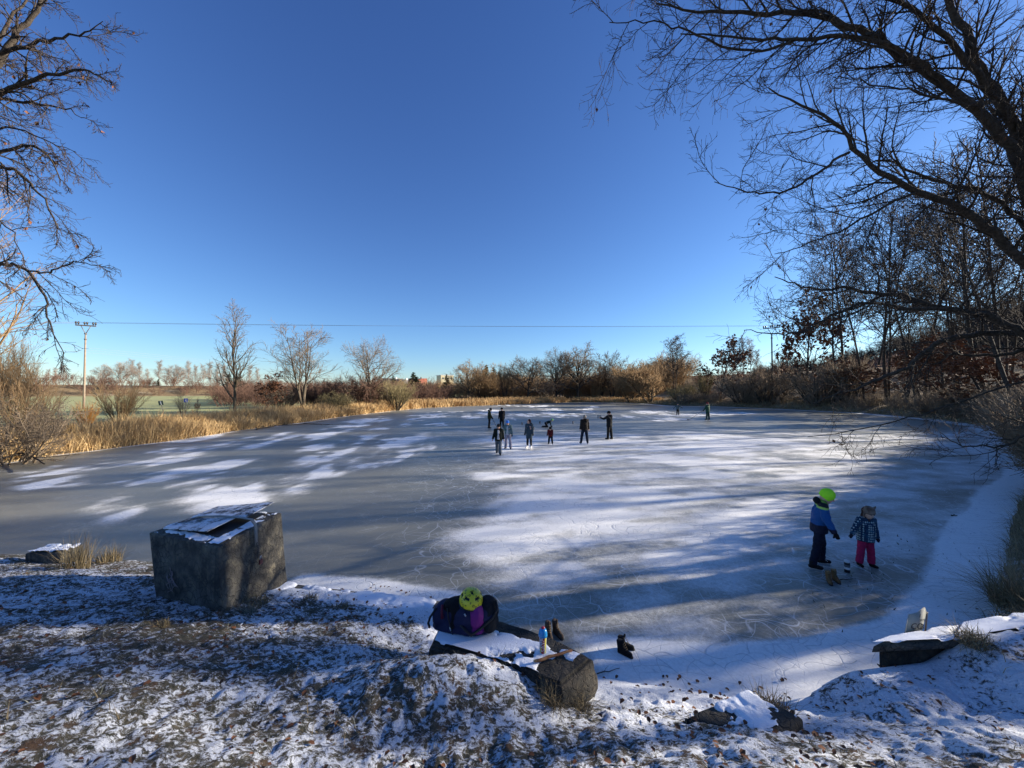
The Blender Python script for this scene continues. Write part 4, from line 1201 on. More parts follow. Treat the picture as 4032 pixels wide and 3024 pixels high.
tussock(*gat(2170, 2760, 0.50)[:2], 0.26, 0.10, 380, 'spiky straw tuft below the broken end of the long stone', seed=15, lean=0.7, bend=0.6)
tussock(*gat(2270, 2850, 0.30)[:2], 0.22, 0.12, 420, 'brown grass hanging down right below the broken stone end', seed=16, lean=0.8, bend=1.0)
tussock(6.75, 5.0, 0.9, 0.3, 900, 'tall dry grass overhanging the snow at the right edge', seed=17, lean=0.5, bend=0.8, w=0.012)
tussock(*gat(3830, 2560, 0.5)[:2], 0.28, 0.12, 420, 'frosty grass drooping over the dark gap under the concrete slab', seed=18, lean=0.9, bend=0.9)

# ------------------------------------------------------------------ solid shapes
def box_mesh(name, corners_bot, corners_top, material, bevel=0.02, cuts=0, nz=0.0, seed=0, smooth=False):
    """loft between two quads with optional subdivision and noise"""
    bm = bmesh.new()
    vb = [bm.verts.new(c) for c in corners_bot]; vt = [bm.verts.new(c) for c in corners_top]
    bm.faces.new(vb[::-1]); bm.faces.new(vt)
    for i in range(4):
        bm.faces.new([vb[i], vb[(i + 1) % 4], vt[(i + 1) % 4], vt[i]])
    bmesh.ops.recalc_face_normals(bm, faces=bm.faces)
    if bevel: bmesh.ops.bevel(bm, geom=bm.edges[:], offset=bevel, segments=2, affect='EDGES', profile=0.5)
    if cuts:
        bmesh.ops.subdivide_edges(bm, edges=bm.edges[:], cuts=cuts, use_grid_fill=True)
    if nz:
        bm.normal_update()
        co = np.array([v.co[:] for v in bm.verts]); no = np.array([v.normal[:] for v in bm.verts])
        d_ = (fbm(co[:, 0] * 3, co[:, 1] * 3, co[:, 2] * 3, seed, 4) - 0.5) * 2 * nz + (fbm(co[:, 0] * 14, co[:, 1] * 14, co[:, 2] * 14, seed + 5, 3) - 0.5) * nz * 0.5
        for v, p in zip(bm.verts, co + no * d_[:, None]): v.co = p
    me_ = bpy.data.meshes.new(name); bm.to_mesh(me_); bm.free()
    me_.materials.append(material)
    if smooth:
        me_.polygons.foreach_set('use_smooth', np.ones(len(me_.polygons), bool))
    return me_


def snow_sheet(name, quad, nu, nv, thick, thr, seed, freq=6.0, parent=None, gap=0.004, bias=None):
    """thin drift of snow lying on a quad, broken by noise; a closed shell"""
    q = np.array([list(v) for v in quad])
    u, v = np.meshgrid(np.linspace(0, 1, nu), np.linspace(0, 1, nv))
    P = (q[0] * ((1 - u) * (1 - v))[..., None] + q[1] * (u * (1 - v))[..., None] + q[2] * (u * v)[..., None] + q[3] * ((1 - u) * v)[..., None])
    nn = fbm(P[..., 0] * freq, P[..., 1] * freq, 0, seed, 5)
    ed = np.minimum.reduce([u, 1 - u, v, 1 - v]) * 14
    val = nn - thr - 0.12 * np.exp(-ed)
    if bias is not None: val = val + bias(u, v)
    hgt = np.clip(val * 6, 0, 1) * thick
    top = P.copy(); top[..., 2] += gap + hgt
    keepf = (val[:-1, :-1] > 0) | (val[1:, 1:] > 0) | (val[1:, :-1] > 0) | (val[:-1, 1:] > 0)
    j, i = np.nonzero(keepf)
    a = j * nu + i
    top[..., 2] = np.where(val > 0, top[..., 2], P[..., 2] - 0.012)
    F_ = np.stack([a, a + 1, a + 1 + nu, a + nu], 1)
    used = np.unique(F_); mp = -np.ones(nu * nv, int); mp[used] = np.arange(len(used))
    me_ = mesh_np(name, top.reshape(-1, 3)[used], mp[F_], M['snow'], True)
    return link(name, me_, parent)


def prim_tube(pts, r, n=8):
    P = np.array([list(p) for p in pts])[None]
    rr_ = np.full(P.shape[1], r)[None] if np.isscalar(r) else np.array(r)[None]
    V, F = tubes(P, rr_, n)
    K = P.shape[1]
    caps = np.array([list(range(n))[::-1], [(K - 1) * n + i for i in range(n)]])
    return V, F, caps


def tube_obj(name, pts, r, material, parent=None, n=8, smooth=True):
    V, F, caps = prim_tube(pts, r, n)
    return link(name, mesh_np(name, V, [F, caps], material, smooth), parent)


s = NB('frosted_lid')
o = s.tc.outputs['Object']
q1 = s.noise(o, 4.5, 6, 0.65)
sm = s.mr(s.math('ADD', s.math('MULTIPLY', q1, 0.75), s.math('MULTIPLY', s.noise(o, 40, 4), 0.25)), 0.44, 0.54)
s.bump(s.math('ADD', sm, s.noise(o, 60, 4)), 0.6, 0.01)
M['lid'] = s.out(s.mix(s.math('MULTIPLY', sm, 0.9), (0.055, 0.050, 0.048), (0.76, 0.78, 0.82)), 0.75, 0.3)
# big concrete sluice box
TZ = 1.16
cL, cF, cR, cB = Vector((-4.77, 4.98, TZ)), Vector((-3.50, 4.52, TZ - 0.01)), Vector((-3.53, 5.80, TZ)), Vector((-4.70, 5.98, TZ))
bL, bF, bR, bB = Vector((-4.60, 4.95, 0.02)), Vector((-3.42, 4.50, 0.02)), Vector((-3.44, 5.86, -0.15)), Vector((-4.60, 6.02, -0.15))
bx = thing('concrete_box', 'big weathered concrete sluice box with a metal lid at the ice edge', 'concrete box', (-4.1, 5.2, 0.0))
org = Vector((-4.1, 5.2, 0.0))
def loc(v): return v - org
link('body', box_mesh('body', [loc(v) for v in (bL, bF, bR, bB)], [loc(v) for v in (cL, cF, cR, cB)], M['concrete'], 0.016, 11, 0.012, 4, True), bx)
def lerp2(u, v, z):                        # u along L->F, v along L->B
    p = cL * ((1 - u) * (1 - v)) + cF * (u * (1 - v)) + cR * (u * v) + cB * ((1 - u) * v)
    return loc(Vector((p.x, p.y, z)))
snow_sheet('snow_rim', [lerp2(0.03, 0.03, TZ + .001), lerp2(0.97, 0.03, TZ - .006), lerp2(0.97, 0.97, TZ + .001), lerp2(0.03, 0.97, TZ + .001)], 110, 110, 0.016, 0.36, 5, 7, bx)
# iron frame in the top, dark opening edge
fr_b = [lerp2(*q, TZ - 0.02) for q in ((0.14, 0.16), (0.84, 0.16), (0.84, 0.9), (0.14, 0.9))]
fr_t = [lerp2(*q, TZ + 0.022) for q in ((0.14, 0.16), (0.84, 0.16), (0.84, 0.9), (0.14, 0.9))]
link('lid_frame', box_mesh('lid_frame', fr_b, fr_t, M['rubber'], 0.004), bx)
p1 = [lerp2(0.10, 0.10, TZ + 0.028), lerp2(0.72, 0.12, TZ + 0.075), lerp2(0.74, 0.52, TZ + 0.095), lerp2(0.10, 0.50, TZ + 0.030)]
lid1 = link('lid_plate', box_mesh('lid_plate', p1, [v + Vector((0, 0, 0.012)) for v in p1], M['lid'], 0.002), bx)
pass
p2 = [lerp2(0.08, 0.53, TZ + 0.030), lerp2(0.86, 0.55, TZ + 0.100), lerp2(0.90, 0.99, TZ + 0.150), lerp2(0.06, 0.97, TZ + 0.040)]
lid2 = link('lid_plate', box_mesh('lid_plate', p2, [v + Vector((0, 0, 0.012)) for v in p2], M['lid'], 0.002), bx)
pass
# flat iron strap across the lid, bent over the right edge, chain and padlock
sp = [lerp2(0.18, 0.50, TZ + 0.060), lerp2(0.5, 0.50, TZ + 0.105), lerp2(0.85, 0.49, TZ + 0.118), lerp2(0.98, 0.485, TZ + 0.110), lerp2(1.035, 0.48, TZ + 0.05), lerp2(1.05, 0.475, TZ - 0.10), lerp2(1.06, 0.47, TZ - 0.22)]
w_ = Vector((0.0, 0.026, 0))
Vv = []
for k, p in enumerate(sp):
    nrm = Vector((0.004, 0, 0.006)) if k < 4 else Vector((0.008, 0, 0.001))
    Vv += [p - w_, p + w_, p + w_ + nrm, p - w_ + nrm]
Ff = []
for k in range(len(sp) - 1):
    for i in range(4): Ff.append([k * 4 + i, k * 4 + (i + 1) % 4, k * 4 + 4 + (i + 1) % 4, k * 4 + 4 + i])
Ff += [[3, 2, 1, 0], [len(Vv) - 4, len(Vv) - 3, len(Vv) - 2, len(Vv) - 1]]
link('strap', mesh_np('strap', np.array(Vv), np.array(Ff), mat('pale_strap', (0.20, 0.20, 0.19), 0.5, 0.5)), bx)
ch = link('chain', None, bx)


def link_ring(c, ax, up, a, b_, r, material, name, parent):
    t = np.linspace(0, 2 * np.pi, 13)
    pts = [Vector(c) + Vector(ax) * math.cos(k) * a + Vector(up) * math.sin(k) * b_ for k in t]
    return tube_obj(name, pts, r, material, parent, 6)


bpy.data.objects.remove(ch)
c0 = lerp2(1.075, 0.475, TZ - 0.20)
for k in range(6):
    link_ring(c0 + Vector((0.004 * k * 0.5, 0.003 * k, -0.030 * k)), (0, 1, 0) if k % 2 else (0.8, 0.4, 0), (0, 0, 1), 0.011, 0.021, 0.0045, M['metal'], 'chain_link', bx)
pc = c0 + Vector((0.03, 0.02, -0.24))
pl = link('padlock', box_mesh('padlock', [pc + Vector(v) for v in ((-.006, -.03, -.035), (.014, -.03, -.035), (.014, .03, -.035), (-.006, .03, -.035))],
     [pc + Vector(v) for v in ((-.006, -.03, .03), (.014, -.03, .03), (.014, .03, .03), (-.006, .03, .03))], mat('padlock_red', (0.12, 0.015, 0.02), 0.4, 0.5), 0.006), bx)
tube_obj('shackle', [pc + Vector((0.004, 0.02 * math.cos(a), 0.03 + 0.045 * math.sin(a))) for a in np.linspace(0, math.pi, 9)], 0.005, M['steel'], pl, 6)
# faint chalk scratches on the shaded face
for k in range(7):
    rg = np.random.default_rng(300 + k)
    f0 = 0.30 + rg.uniform(-.07, .07); z0 = 0.70 + rg.uniform(-.1, .1)
    pts = []
    for j in range(5):
        u = f0 + 0.015 * j * rg.uniform(-1, 1.4); z = z0 - 0.045 * j
        g = z / TZ
        p = (bL * (1 - g) + cL * g) * (1 - u) + (bF * (1 - g) + cF * g) * u
        pts.append(loc(Vector((p.x, p.y, z))) + Vector((-0.006, -0.0125, 0)))
    tube_obj('chalk_mark', pts, 0.004, mat('chalk', (0.30, 0.24, 0.24), 0.9), bx, 4)

# small concrete block left
b0 = gat(110, 2270, 0.0); 
blk = thing('concrete_block', 'small snow capped concrete block at the far left of the bank', 'block', (b0.x + 0.02, b0.y + 0.30, 0.10))
blk.scale = (0.62, 0.62, 0.8)
x0, x1, y0, y1 = -0.48, 0.52, -0.22, 0.30
link('body', box_mesh('body', [(x0, y0, -0.05), (x1, y0 - .02, -0.05), (x1, y1, -0.05), (x0, y1, -0.05)], [(x0 + .02, y0, 0.25), (x1, y0, 0.27), (x1, y1, 0.27), (x0 + .04, y1, 0.25)], M['concrete'], 0.02, 3, 0.012, 6, True), blk)
snow_sheet('snow_cap', [(x0 + .04, y0 + .02, 0.265), (x1 - .02, y0 + .02, 0.285), (x1 - .02, y1 - .02, 0.285), (x0 + .06, y1 - .02, 0.265)], 50, 30, 0.03, 0.30, 12, 7, blk)

# straight kerb of concrete under snow between the box and the bag
kerb = thing('concrete_kerb', 'low straight concrete kerb under snow along the ice right of the box', 'kerb', (-2.2, 5.6, 0))
ka = [(-1.25, 0.22), (1.30, -0.30), (1.20, -0.78), (-1.28, -0.35)]
link('body', box_mesh('body', [(a, b, -0.1) for a, b in ka][::-1], [(a, b, 0.085) for a, b in ka][::-1], M['concrete'], 0.015, 3, 0.008, 7, True), kerb)
snow_sheet('snow_cap', [(ka[3][0] + .02, ka[3][1], 0.093), (ka[2][0], ka[2][1], 0.093), (ka[1][0], ka[1][1] - .02, 0.093), (ka[0][0] + .02, ka[0][1] - .02, 0.093)], 110, 40, 0.025, 0.30, 13, 5, kerb,
           bias=lambda u, v: -0.25 * sstep(0.35, 0.0, v))

# long stone used as a bench
RZ = 0.62
stn = thing('long_stone', 'long flat topped stone at the waterline carrying bag and bottle', 'stone', (0, 3.6, 0))
so = Vector((0, 3.6, 0))
tq = [Vector((-0.78, 3.60, RZ - .02)), Vector((-0.1, 3.42, RZ)), Vector((0.40, 3.12, RZ)), Vector((0.72, 3.44, RZ - .01)), Vector((0.40, 3.72, RZ - .01)), Vector((-0.10, 4.00, RZ - .01)), Vector((-0.74, 4.10, RZ - .03))]
bm = bmesh.new()
nT = len(tq)
vt = [bm.verts.new(v - so) for v in tq]
bq = [Vector((v.x * 1.0 + (0.03 if v.x > 0.3 else 0), v.y, 0.0 if v.x > 0.2 else 0.1)) for v in tq]
bq[2] += Vector((0.05, -0.02, 0)); bq[3] += Vector((-0.08, -0.03, 0))
mdl = [Vector((v.x + (0.05 if v.x > 0.3 else 0), v.y + (-0.03 if k in (1, 2) else 0.01), 0.33)) for k, v in enumerate(tq)]
vm = [bm.verts.new(v - so) for v in mdl]
vb = [bm.verts.new(v - so) for v in bq]
bm.faces.new(vt); bm.faces.new(vb[::-1])
for A_, B_ in ((vm, vt), (vb, vm)):
    for i in range(nT): bm.faces.new([A_[i], A_[(i + 1) % nT], B_[(i + 1) % nT], B_[i]])
bmesh.ops.bevel(bm, geom=[e for e in bm.edges if all(v in vt for v in e.verts)], offset=0.025, segments=2, affect='EDGES')
bmesh.ops.triangulate(bm, faces=bm.faces[:])
bmesh.ops.subdivide_edges(bm, edges=bm.edges[:], cuts=6, use_grid_fill=True)
bm.normal_update()
co = np.array([v.co[:] for v in bm.verts]); no = np.array([v.normal[:] for v in bm.verts])
amp = np.where(co[:, 2] > RZ - 0.05, 0.012, 0.05)
dsp = (fbm(co[:, 0] * 4, co[:, 1] * 4, co[:, 2] * 4, 3, 4) - 0.5) * 2 * amp + (fbm(co[:, 0] * 16, co[:, 1] * 16, co[:, 2] * 16, 8, 3) - 0.5) * 0.012
crk = np.abs(co[:, 1] - (-0.02 + 0.8 * (co[:, 0] - 0.55)) + 0.05 * (fbm(co[:, 0] * 9, co[:, 1] * 9, co[:, 2] * 9, 6, 2) - .5))
dsp -= 0.03 * np.exp(-(crk / 0.012) ** 2) * (co[:, 0] > 0.35)
for v, p in zip(bm.verts, co + no * dsp[:, None]): v.co = p
me = bpy.data.meshes.new('body'); bm.to_mesh(me); bm.free(); me.materials.append(M['stone'])
link('body', me, stn)
RS = RZ + 0.008
snow_sheet('snow_cap', [Vector((-0.74, 3.64, RS)) - so, Vector((0.34, 3.20, RS)) - so, Vector((0.62, 3.46, RS)) - so, Vector((-0.70, 4.04, RS - .01)) - so], 150, 60, 0.012, 0.36, 14, 7, stn, 0.0,
           bias=lambda u, v: -0.16 * sstep(0.72, 0.95, u))

# low stone at the bottom right
p = gat(2900, 2890, 0.36)
ls = thing('low_stone', 'low flat stone half sunk in the snow at the bottom right', 'stone', (p.x, p.y, 0.0))
zt = float(bank_h(np.array([p.x]), np.array([p.y]))[0]) + 0.05
qq = [(-0.42, -0.02), (0.0, -0.20), (0.50, -0.05), (0.28, 0.24), (-0.36, 0.24)][::1]
qd = [(-0.42, 0.0), (0.05, -0.22), (0.52, -0.02), (0.24, 0.25)]
link('body', box_mesh('body', [(a, b, zt - 0.35) for a, b in qd], [(a, b, zt) for a, b in qd], M['stone'], 0.03, 4, 0.03, 17, True), ls)
snow_sheet('snow_cap', [(qd[0][0] + .05, qd[0][1], zt + .012), (qd[1][0], qd[1][1] + .05, zt + .012), (qd[2][0] - .05, qd[2][1], zt + .012), (qd[3][0], qd[3][1] - .03, zt + .012)], 60, 50, 0.018, 0.42, 18, 5, ls)

# concrete slab at the right with dark gap below
sl = thing('concrete_slab', 'snow covered concrete slab jutting out at the right over a dark gap', 'slab', (4.2, 3.8, 0.0))
SZ = 0.52
sa = [at(3440, 2545, 3.67), at(3760, 2530, 3.72), at(4120, 2470, 3.95), at(4600, 2380, 4.2)]
sbk = [at(3500, 2515, 3.83), at(3790, 2460, 4.05), at(4120, 2400, 4.30), at(4600, 2310, 4.55)]
so2 = Vector((4.2, 3.8, 0.0))
Vv, Ff = [], []
for a, b in zip(sa, sbk):
    a = a - so2; b = b - so2
    Vv += [a, b, b - Vector((0, 0, 0.08)), a - Vector((0, -0.02, 0.07))]
for k in range(3):
    for i in range(4): Ff.append([k * 4 + i, k * 4 + (i + 1) % 4, k * 4 + 4 + (i + 1) % 4, k * 4 + 4 + i])
Ff += [[3, 2, 1, 0], [12, 13, 14, 15]]
link('slab_top', mesh_np('slab_top', np.array(Vv), np.array(Ff), M['concrete']), sl)
# supporting wall set back under the slab
w0 = [a.lerp(b, 0.35) - so2 for a, b in zip(sa, sbk)]; w1 = [a.lerp(b, 0.9) - so2 for a, b in zip(sa, sbk)]
Vv, Ff = [], []
for a, b in zip(w0, w1):
    Vv += [a - Vector((0, 0, 0.05)), b - Vector((0, 0, 0.05)), Vector((b.x, b.y, -0.3)), Vector((a.x, a.y, -0.3))]
for k in range(3):
    for i in range(4): Ff.append([k * 4 + i, k * 4 + (i + 1) % 4, k * 4 + 4 + (i + 1) % 4, k * 4 + 4 + i])
Ff += [[3, 2, 1, 0], [12, 13, 14, 15]]
link('support_wall', mesh_np('support_wall', np.array(Vv), np.array(Ff), M['stone']), sl)
for k in range(3):
    snow_sheet('snow_cap', [sa[k] - so2 + Vector((0, 0.01, .003)), sa[k + 1] - so2 + Vector((0, 0.01, .003)), sbk[k + 1] - so2 + Vector((0, -.01, .003)), sbk[k] - so2 + Vector((0, -.01, .003))], 40, 24, 0.03, 0.22, 40 + k, 6, sl)

# tilted notice leaning on the slab: a folded board
nb_ = thing('notice_board', 'tilted grey notice with dark lettering stuck in the snow by the slab', 'notice', (0, 0, 0))
A = at(3566, 2512, 3.92); B = at(3625, 2512, 3.92); C = at(3648, 2410, 3.95); Dp = at(3643, 2393, 3.95); E = at(3615, 2414, 3.93); Fp = at(3584, 2421, 3.93)
# the folded side wing
G1 = at(3563, 2512, 4.06); G2 = at(3578, 2419, 4.06)
def prism(name, pts, off, material, parent):
    n = len(pts); V = [list(p) for p in pts] + [list(p + off) for p in pts]
    Fs = [np.array([list(range(n)), list(range(2 * n - 1, n - 1, -1))]), np.array([[i, (i + 1) % n, n + (i + 1) % n, n + i][::-1] for i in range(n)])]
    return link(name, mesh_np(name, np.array(V), Fs, material), parent)
mb_ = mat('notice_paper', (0.36, 0.36, 0.30), 0.7, 0.3, col2=(0.28, 0.28, 0.25), scale=9)
prism('board', [A, B, C, Dp, E, Fp], Vector((0.0, 0.012, 0)), mb_, nb_)
prism('board_wing', [A + Vector((0, .013, 0)), Fp + Vector((0, .013, 0)), G2, G1], Vector((-0.010, 0, 0)), mat('notice_paper_pale', (0.55, 0.56, 0.55), 0.7), nb_)


def text_obj(s_, size, mtx, material, parent, name='lettering', depth=0.001):
    cu = bpy.data.curves.new(name, 'FONT'); cu.body = s_; cu.size = size; cu.extrude = depth
    cu.align_x = 'CENTER'; cu.align_y = 'CENTER'; cu.resolution_u = 3
    tmp = bpy.data.objects.new(name, cu); COL.objects.link(tmp)
    dg_ = bpy.context.evaluated_depsgraph_get()
    me_ = bpy.data.meshes.new_from_object(tmp.evaluated_get(dg_))
    bpy.data.objects.remove(tmp)
    me_.materials.clear(); me_.materials.append(material)
    me_.transform(mtx)
    return link(name, me_, parent)


ink = mat('dark_ink', (0.02, 0.025, 0.03), 0.7)
ex = (B - A).normalized(); ez = (Fp - A).normalized(); en = ex.cross(ez).normalized(); ez2 = en.cross(ex)
def frame(px_, py_, D_, sh=0.0):
    p_ = at(px_, py_, D_)
    m_ = Matrix.Identity(4)
    zz = (ez + ex * sh).normalized()
    for i in range(3):
        m_[i][0] = ex[i]; m_[i][1] = zz[i]; m_[i][2] = en[i]; m_[i][3] = (p_ + en * 0.004 * (1 if en.y < 0 else -1))[i]
    return m_
for txt, a, b, sz in (('SITE', 3631, 2442, 0.032), ('CO', 3610, 2466, 0.085), ('B', 3629, 2468, 0.075), ('ON', 3606, 2494, 0.075), ('A', 3624, 2492, 0.07)):
    text_obj(txt, sz, frame(a, b, 3.915), ink, nb_)
text_obj('I', 0.05, frame(3621, 2424, 3.92), ink, nb_)
tube_obj('stake', [at(3640, 2525, 3.99), at(3650, 2410, 3.99)], 0.008, M['metal'], nb_, 6)

# ------------------------------------------------------------------ blobs: closed shapes fused by voxel remesh
def sphere_vf(c, r, mtx=None, nu=14, nv=9):
    V = [(0, 0, 1)]
    for j in range(1, nv):
        for i in range(nu):
            a, b = math.pi * j / nv, 2 * math.pi * i / nu
            V.append((math.sin(a) * math.cos(b), math.sin(a) * math.sin(b), math.cos(a)))
    V.append((0, 0, -1))
    V = np.array(V) * np.array(r)
    if mtx is not None: V = V @ np.array(mtx.to_3x3()).T
    V = V + np.array(c)
    F = []
    for i in range(nu): F.append((0, 1 + i, 1 + (i + 1) % nu))
    for j in range(nv - 2):
        for i in range(nu):
            a = 1 + j * nu; F.append((a + i, a + nu + i, a + nu + (i + 1) % nu)); F.append((a + i, a + nu + (i + 1) % nu, a + (i + 1) % nu))
    l_ = len(V) - 1; a = 1 + (nv - 2) * nu
    for i in range(nu): F.append((a + i, l_, a + (i + 1) % nu))
    return V, np.array(F)


def capsule_vf(p0, p1, r0, r1, n=12):
    p0, p1 = np.array(p0, float), np.array(p1, float)
    L = np.linalg.norm(p1 - p0) + 1e-9
    t = np.concatenate([-r0 * np.cos(np.linspace(0.15, math.pi / 2, 4)) , L + r1 * np.sin(np.linspace(0, math.pi / 2 - 0.15, 4))]) / L
    rr_ = np.concatenate([r0 * np.sin(np.linspace(0.15, math.pi / 2, 4)), r1 * np.cos(np.linspace(0, math.pi / 2 - 0.15, 4))])
    P = p0 + (p1 - p0) * t[:, None]
    V, F = tubes(P[None], rr_[None], n)
    K = len(t)
    F3 = np.concatenate([F[:, [0, 1, 2]], F[:, [0, 2, 3]]])
    V = np.concatenate([V, P[:1], P[-1:]])
    c0_, c1_ = len(V) - 2, len(V) - 1
    caps = [(c0_, (i + 1) % n, i) for i in range(n)] + [(c1_, (K - 1) * n + i, (K - 1) * n + (i + 1) % n) for i in range(n)]
    return V, np.concatenate([F3, np.array(caps)])


def frustum_vf(p0, p1, r0, r1, n=18):
    """elliptical frustum, r=(rx,ry), ellipse axes stay along x and y of the frame given by the axis"""
    p0, p1 = Vector(p0), Vector(p1)
    ax = (p1 - p0).normalized()
    xx = Vector((1, 0, 0)); xx = (xx - ax * xx.dot(ax)).normalized(); yy = ax.cross(xx)
    V = []
    for p_, r_ in ((p0, r0), (p1, r1)):
        for i in range(n):
            a = 2 * math.pi * i / n
            V.append(p_ + xx * (math.cos(a) * r_[0]) + yy * (math.sin(a) * r_[1]))
    V += [p0, p1]
    F = []
    for i in range(n):
        j = (i + 1) % n
        F += [(i, j, n + j), (i, n + j, n + i), (2 * n, j, i), (2 * n + 1, n + i, n + j)]
    return np.array([list(v) for v in V]), np.array(F)


def blob(name, prims, voxel, material, parent, fold=0.0, seed=0, smooth=2, ffreq=14):
    parts = []
    for p_ in prims:
        k = p_[0]
        if k == 'c': parts.append(capsule_vf(*p_[1:]))
        elif k == 's': parts.append(sphere_vf(*p_[1:]))
        elif k == 'f': parts.append(frustum_vf(*p_[1:]))
    V, F = merge(parts)
    me0 = mesh_np('tmp', V, F)
    ob = bpy.data.objects.new('tmp', me0); COL.objects.link(ob)
    md = ob.modifiers.new('r', 'REMESH'); md.mode = 'VOXEL'; md.voxel_size = voxel; md.adaptivity = 0
    if smooth:
        m2 = ob.modifiers.new('s', 'SMOOTH'); m2.factor = 0.5; m2.iterations = smooth
    dg_ = bpy.context.evaluated_depsgraph_get()
    me_ = bpy.data.meshes.new_from_object(ob.evaluated_get(dg_))
    bpy.data.objects.remove(ob); bpy.data.meshes.remove(me0)
    n = len(me_.vertices)
    if fold and n:
        co = np.empty(n * 3, np.float32); me_.vertices.foreach_get('co', co); co = co.reshape(-1, 3)
        no = np.empty(n * 3, np.float32); me_.vertex_normals.foreach_get('vector', no); no = no.reshape(-1, 3)
        d_ = (fbm(co[:, 0] * ffreq, co[:, 1] * ffreq, co[:, 2] * ffreq * 1.6, seed, 3) - 0.5) * 2 * fold
        me_.vertices.foreach_set('co', (co + no * d_[:, None]).astype(np.float32).ravel()); me_.update()
    me_.name = name
    me_.materials.clear(); me_.materials.append(material)
    me_.polygons.foreach_set('use_smooth', np.ones(len(me_.polygons), bool))
    return link(name, me_, parent)


# ------------------------------------------------------------------ people
def rotv(v, ab, fl, side):
    """start (0,0,-1)-type vector v; flex forward by fl, swing outward by ab"""
    v = Vector(v)
    v = Matrix.Rotation(R(fl), 3, 'X') @ v
    v = Matrix.Rotation(R(-ab * side), 3, 'Y') @ v
    return v


def person(label, px_, py_, h, face, arms=((8, 0, 8), (8, 0, 8)), legs=((4, 0, 0), (4, 0, 0)), lean=0.0, head=(0, 0), hs=1.0, jacket=None, jlen=0.42,
           trouser=None, boots=None, skates=False, hat=None, hair=None, hood=None, glove=None, joints=None, bulk=1.0, shirt=None, scarf=None, vox=0.016, tilt=0.0,
           flare=1.0, hairlong=False, ears=False, pompom=False, extra=None, armw=1.0, hatk=1.0, group='people on the ice'):
    P0 = gat(px_, py_, 0.0)
    base = 0.05 if skates else 0.0
    root = thing('person', label, 'person', (P0.x, P0.y, 0.0), R(face), group)
    root.rotation_euler = (0, R(tilt), R(face))
    J = {}
    if joints:
        for k, v in joints.items(): J[k] = Vector(v)
    else:
        pel = Vector((0, 0, 0.52))
        Rl = Matrix.Rotation(R(-lean), 3, 'X')
        J['pel'] = pel
        J['waist'] = pel + Rl @ Vector((0, 0, 0.09)); J['chest'] = pel + Rl @ Vector((0, 0.0, 0.21)); J['neck'] = pel + Rl @ Vector((0, 0, 0.315))
        Rh = Matrix.Rotation(R(head[1]), 3, 'Z') @ Matrix.Rotation(R(-lean - head[0]), 3, 'X')
        J['head'] = J['neck'] + Rh @ Vector((0, 0.012, 0.085 * (0.6 + 0.4 * hs)))
        J['Rh'] = Rh
        for sI, sd_, ar, lg in ((0, -1, arms[0], legs[0]), (1, 1, arms[1], legs[1])):
            sh = pel + Rl @ Vector((sd_ * 0.105, 0, 0.285))
            v1 = rotv((0, 0, -1), ar[0], ar[1], sd_); v2 = rotv((0, 0, -1), ar[0] * (ar[3] if len(ar) > 3 else 1.0), ar[1] + ar[2], sd_)
            J['sh%d' % sI] = sh; J['el%d' % sI] = sh + v1 * 0.165; J['wr%d' % sI] = J['el%d' % sI] + v2 * 0.145; J['hd%d' % sI] = v2
            hp = pel + Vector((sd_ * 0.048, 0, -0.01))
            l1 = rotv((0, 0, -1), lg[0], lg[1], sd_); l2 = rotv((0, 0, -1), lg[0] * 0.6, lg[1] - lg[2], sd_)
            J['hp%d' % sI] = hp; J['kn%d' % sI] = hp + l1 * 0.235; J['an%d' % sI] = J['kn%d' % sI] + l2 * 0.225
            J['toe%d' % sI] = J['an%d' % sI] + (Matrix.Rotation(R(-sd_ * 12), 3, 'Z') @ Vector((0, 0.085, -0.028)))
        low = min(J['an0'].z, J['an1'].z)
        sh_ = Vector((0, 0, 0.045 - low))
        for k in list(J):
            if k not in ('Rh', 'hd0', 'hd1'): J[k] = J[k] + sh_
    if 'Rh' not in J: J['Rh'] = Matrix.Rotation(R(-30), 3, 'X')
    q = {k: (v * h + Vector((0, 0, base)) if k not in ('Rh', 'hd0', 'hd1') and not isinstance(v, Matrix) else v) for k, v in J.items()}
    hr = 0.062 * h * (0.75 + 0.25 * hs) * (1.0 if hs <= 1 else 1.0 + 0.28 * (hs - 1))
    B_ = bulk
    # body: one continuous surface, head with face, hands with fingers
    Rh = q['Rh']
    Hm = Rh.to_4x4()
    pr = [('s', q['head'], (hr * 0.84, hr * 1.0, hr * 1.18), Hm), ('s', q['head'] + Rh @ Vector((0, hr * 0.30, -hr * 0.55)), (hr * 0.6, hr * 0.62, hr * 0.62), Hm),
          ('c', q['head'] + Rh @ Vector((0, hr * 0.92, hr * 0.12)), q['head'] + Rh @ Vector((0, hr * 1.14, -hr * 0.18)), hr * 0.10, hr * 0.15),
          ('c', q['head'] + Rh @ Vector((-hr * .25, hr * 0.88, -hr * 0.55)), q['head'] + Rh @ Vector((hr * .25, hr * 0.88, -hr * 0.55)), hr * 0.08, hr * 0.08),
          ('s', q['head'] + Rh @ Vector((hr * .86, 0, 0)), (hr * .1, hr * .2, hr * .3), Hm), ('s', q['head'] + Rh @ Vector((-hr * .86, 0, 0)), (hr * .1, hr * .2, hr * .3), Hm),
          ('c', q['neck'] - Vector((0, 0, 0.02 * h)), q['head'], 0.036 * h, 0.036 * h),
          ('c', q['pel'] + Vector((-0.035 * h, 0, 0)), q['chest'] + Vector((-0.045 * h, 0, 0)), 0.062 * h, 0.068 * h), ('c', q['pel'] + Vector((0.035 * h, 0, 0)), q['chest'] + Vector((0.045 * h, 0, 0)), 0.062 * h, 0.068 * h),
          ('c', q['sh0'], q['sh1'], 0.04 * h, 0.04 * h)]
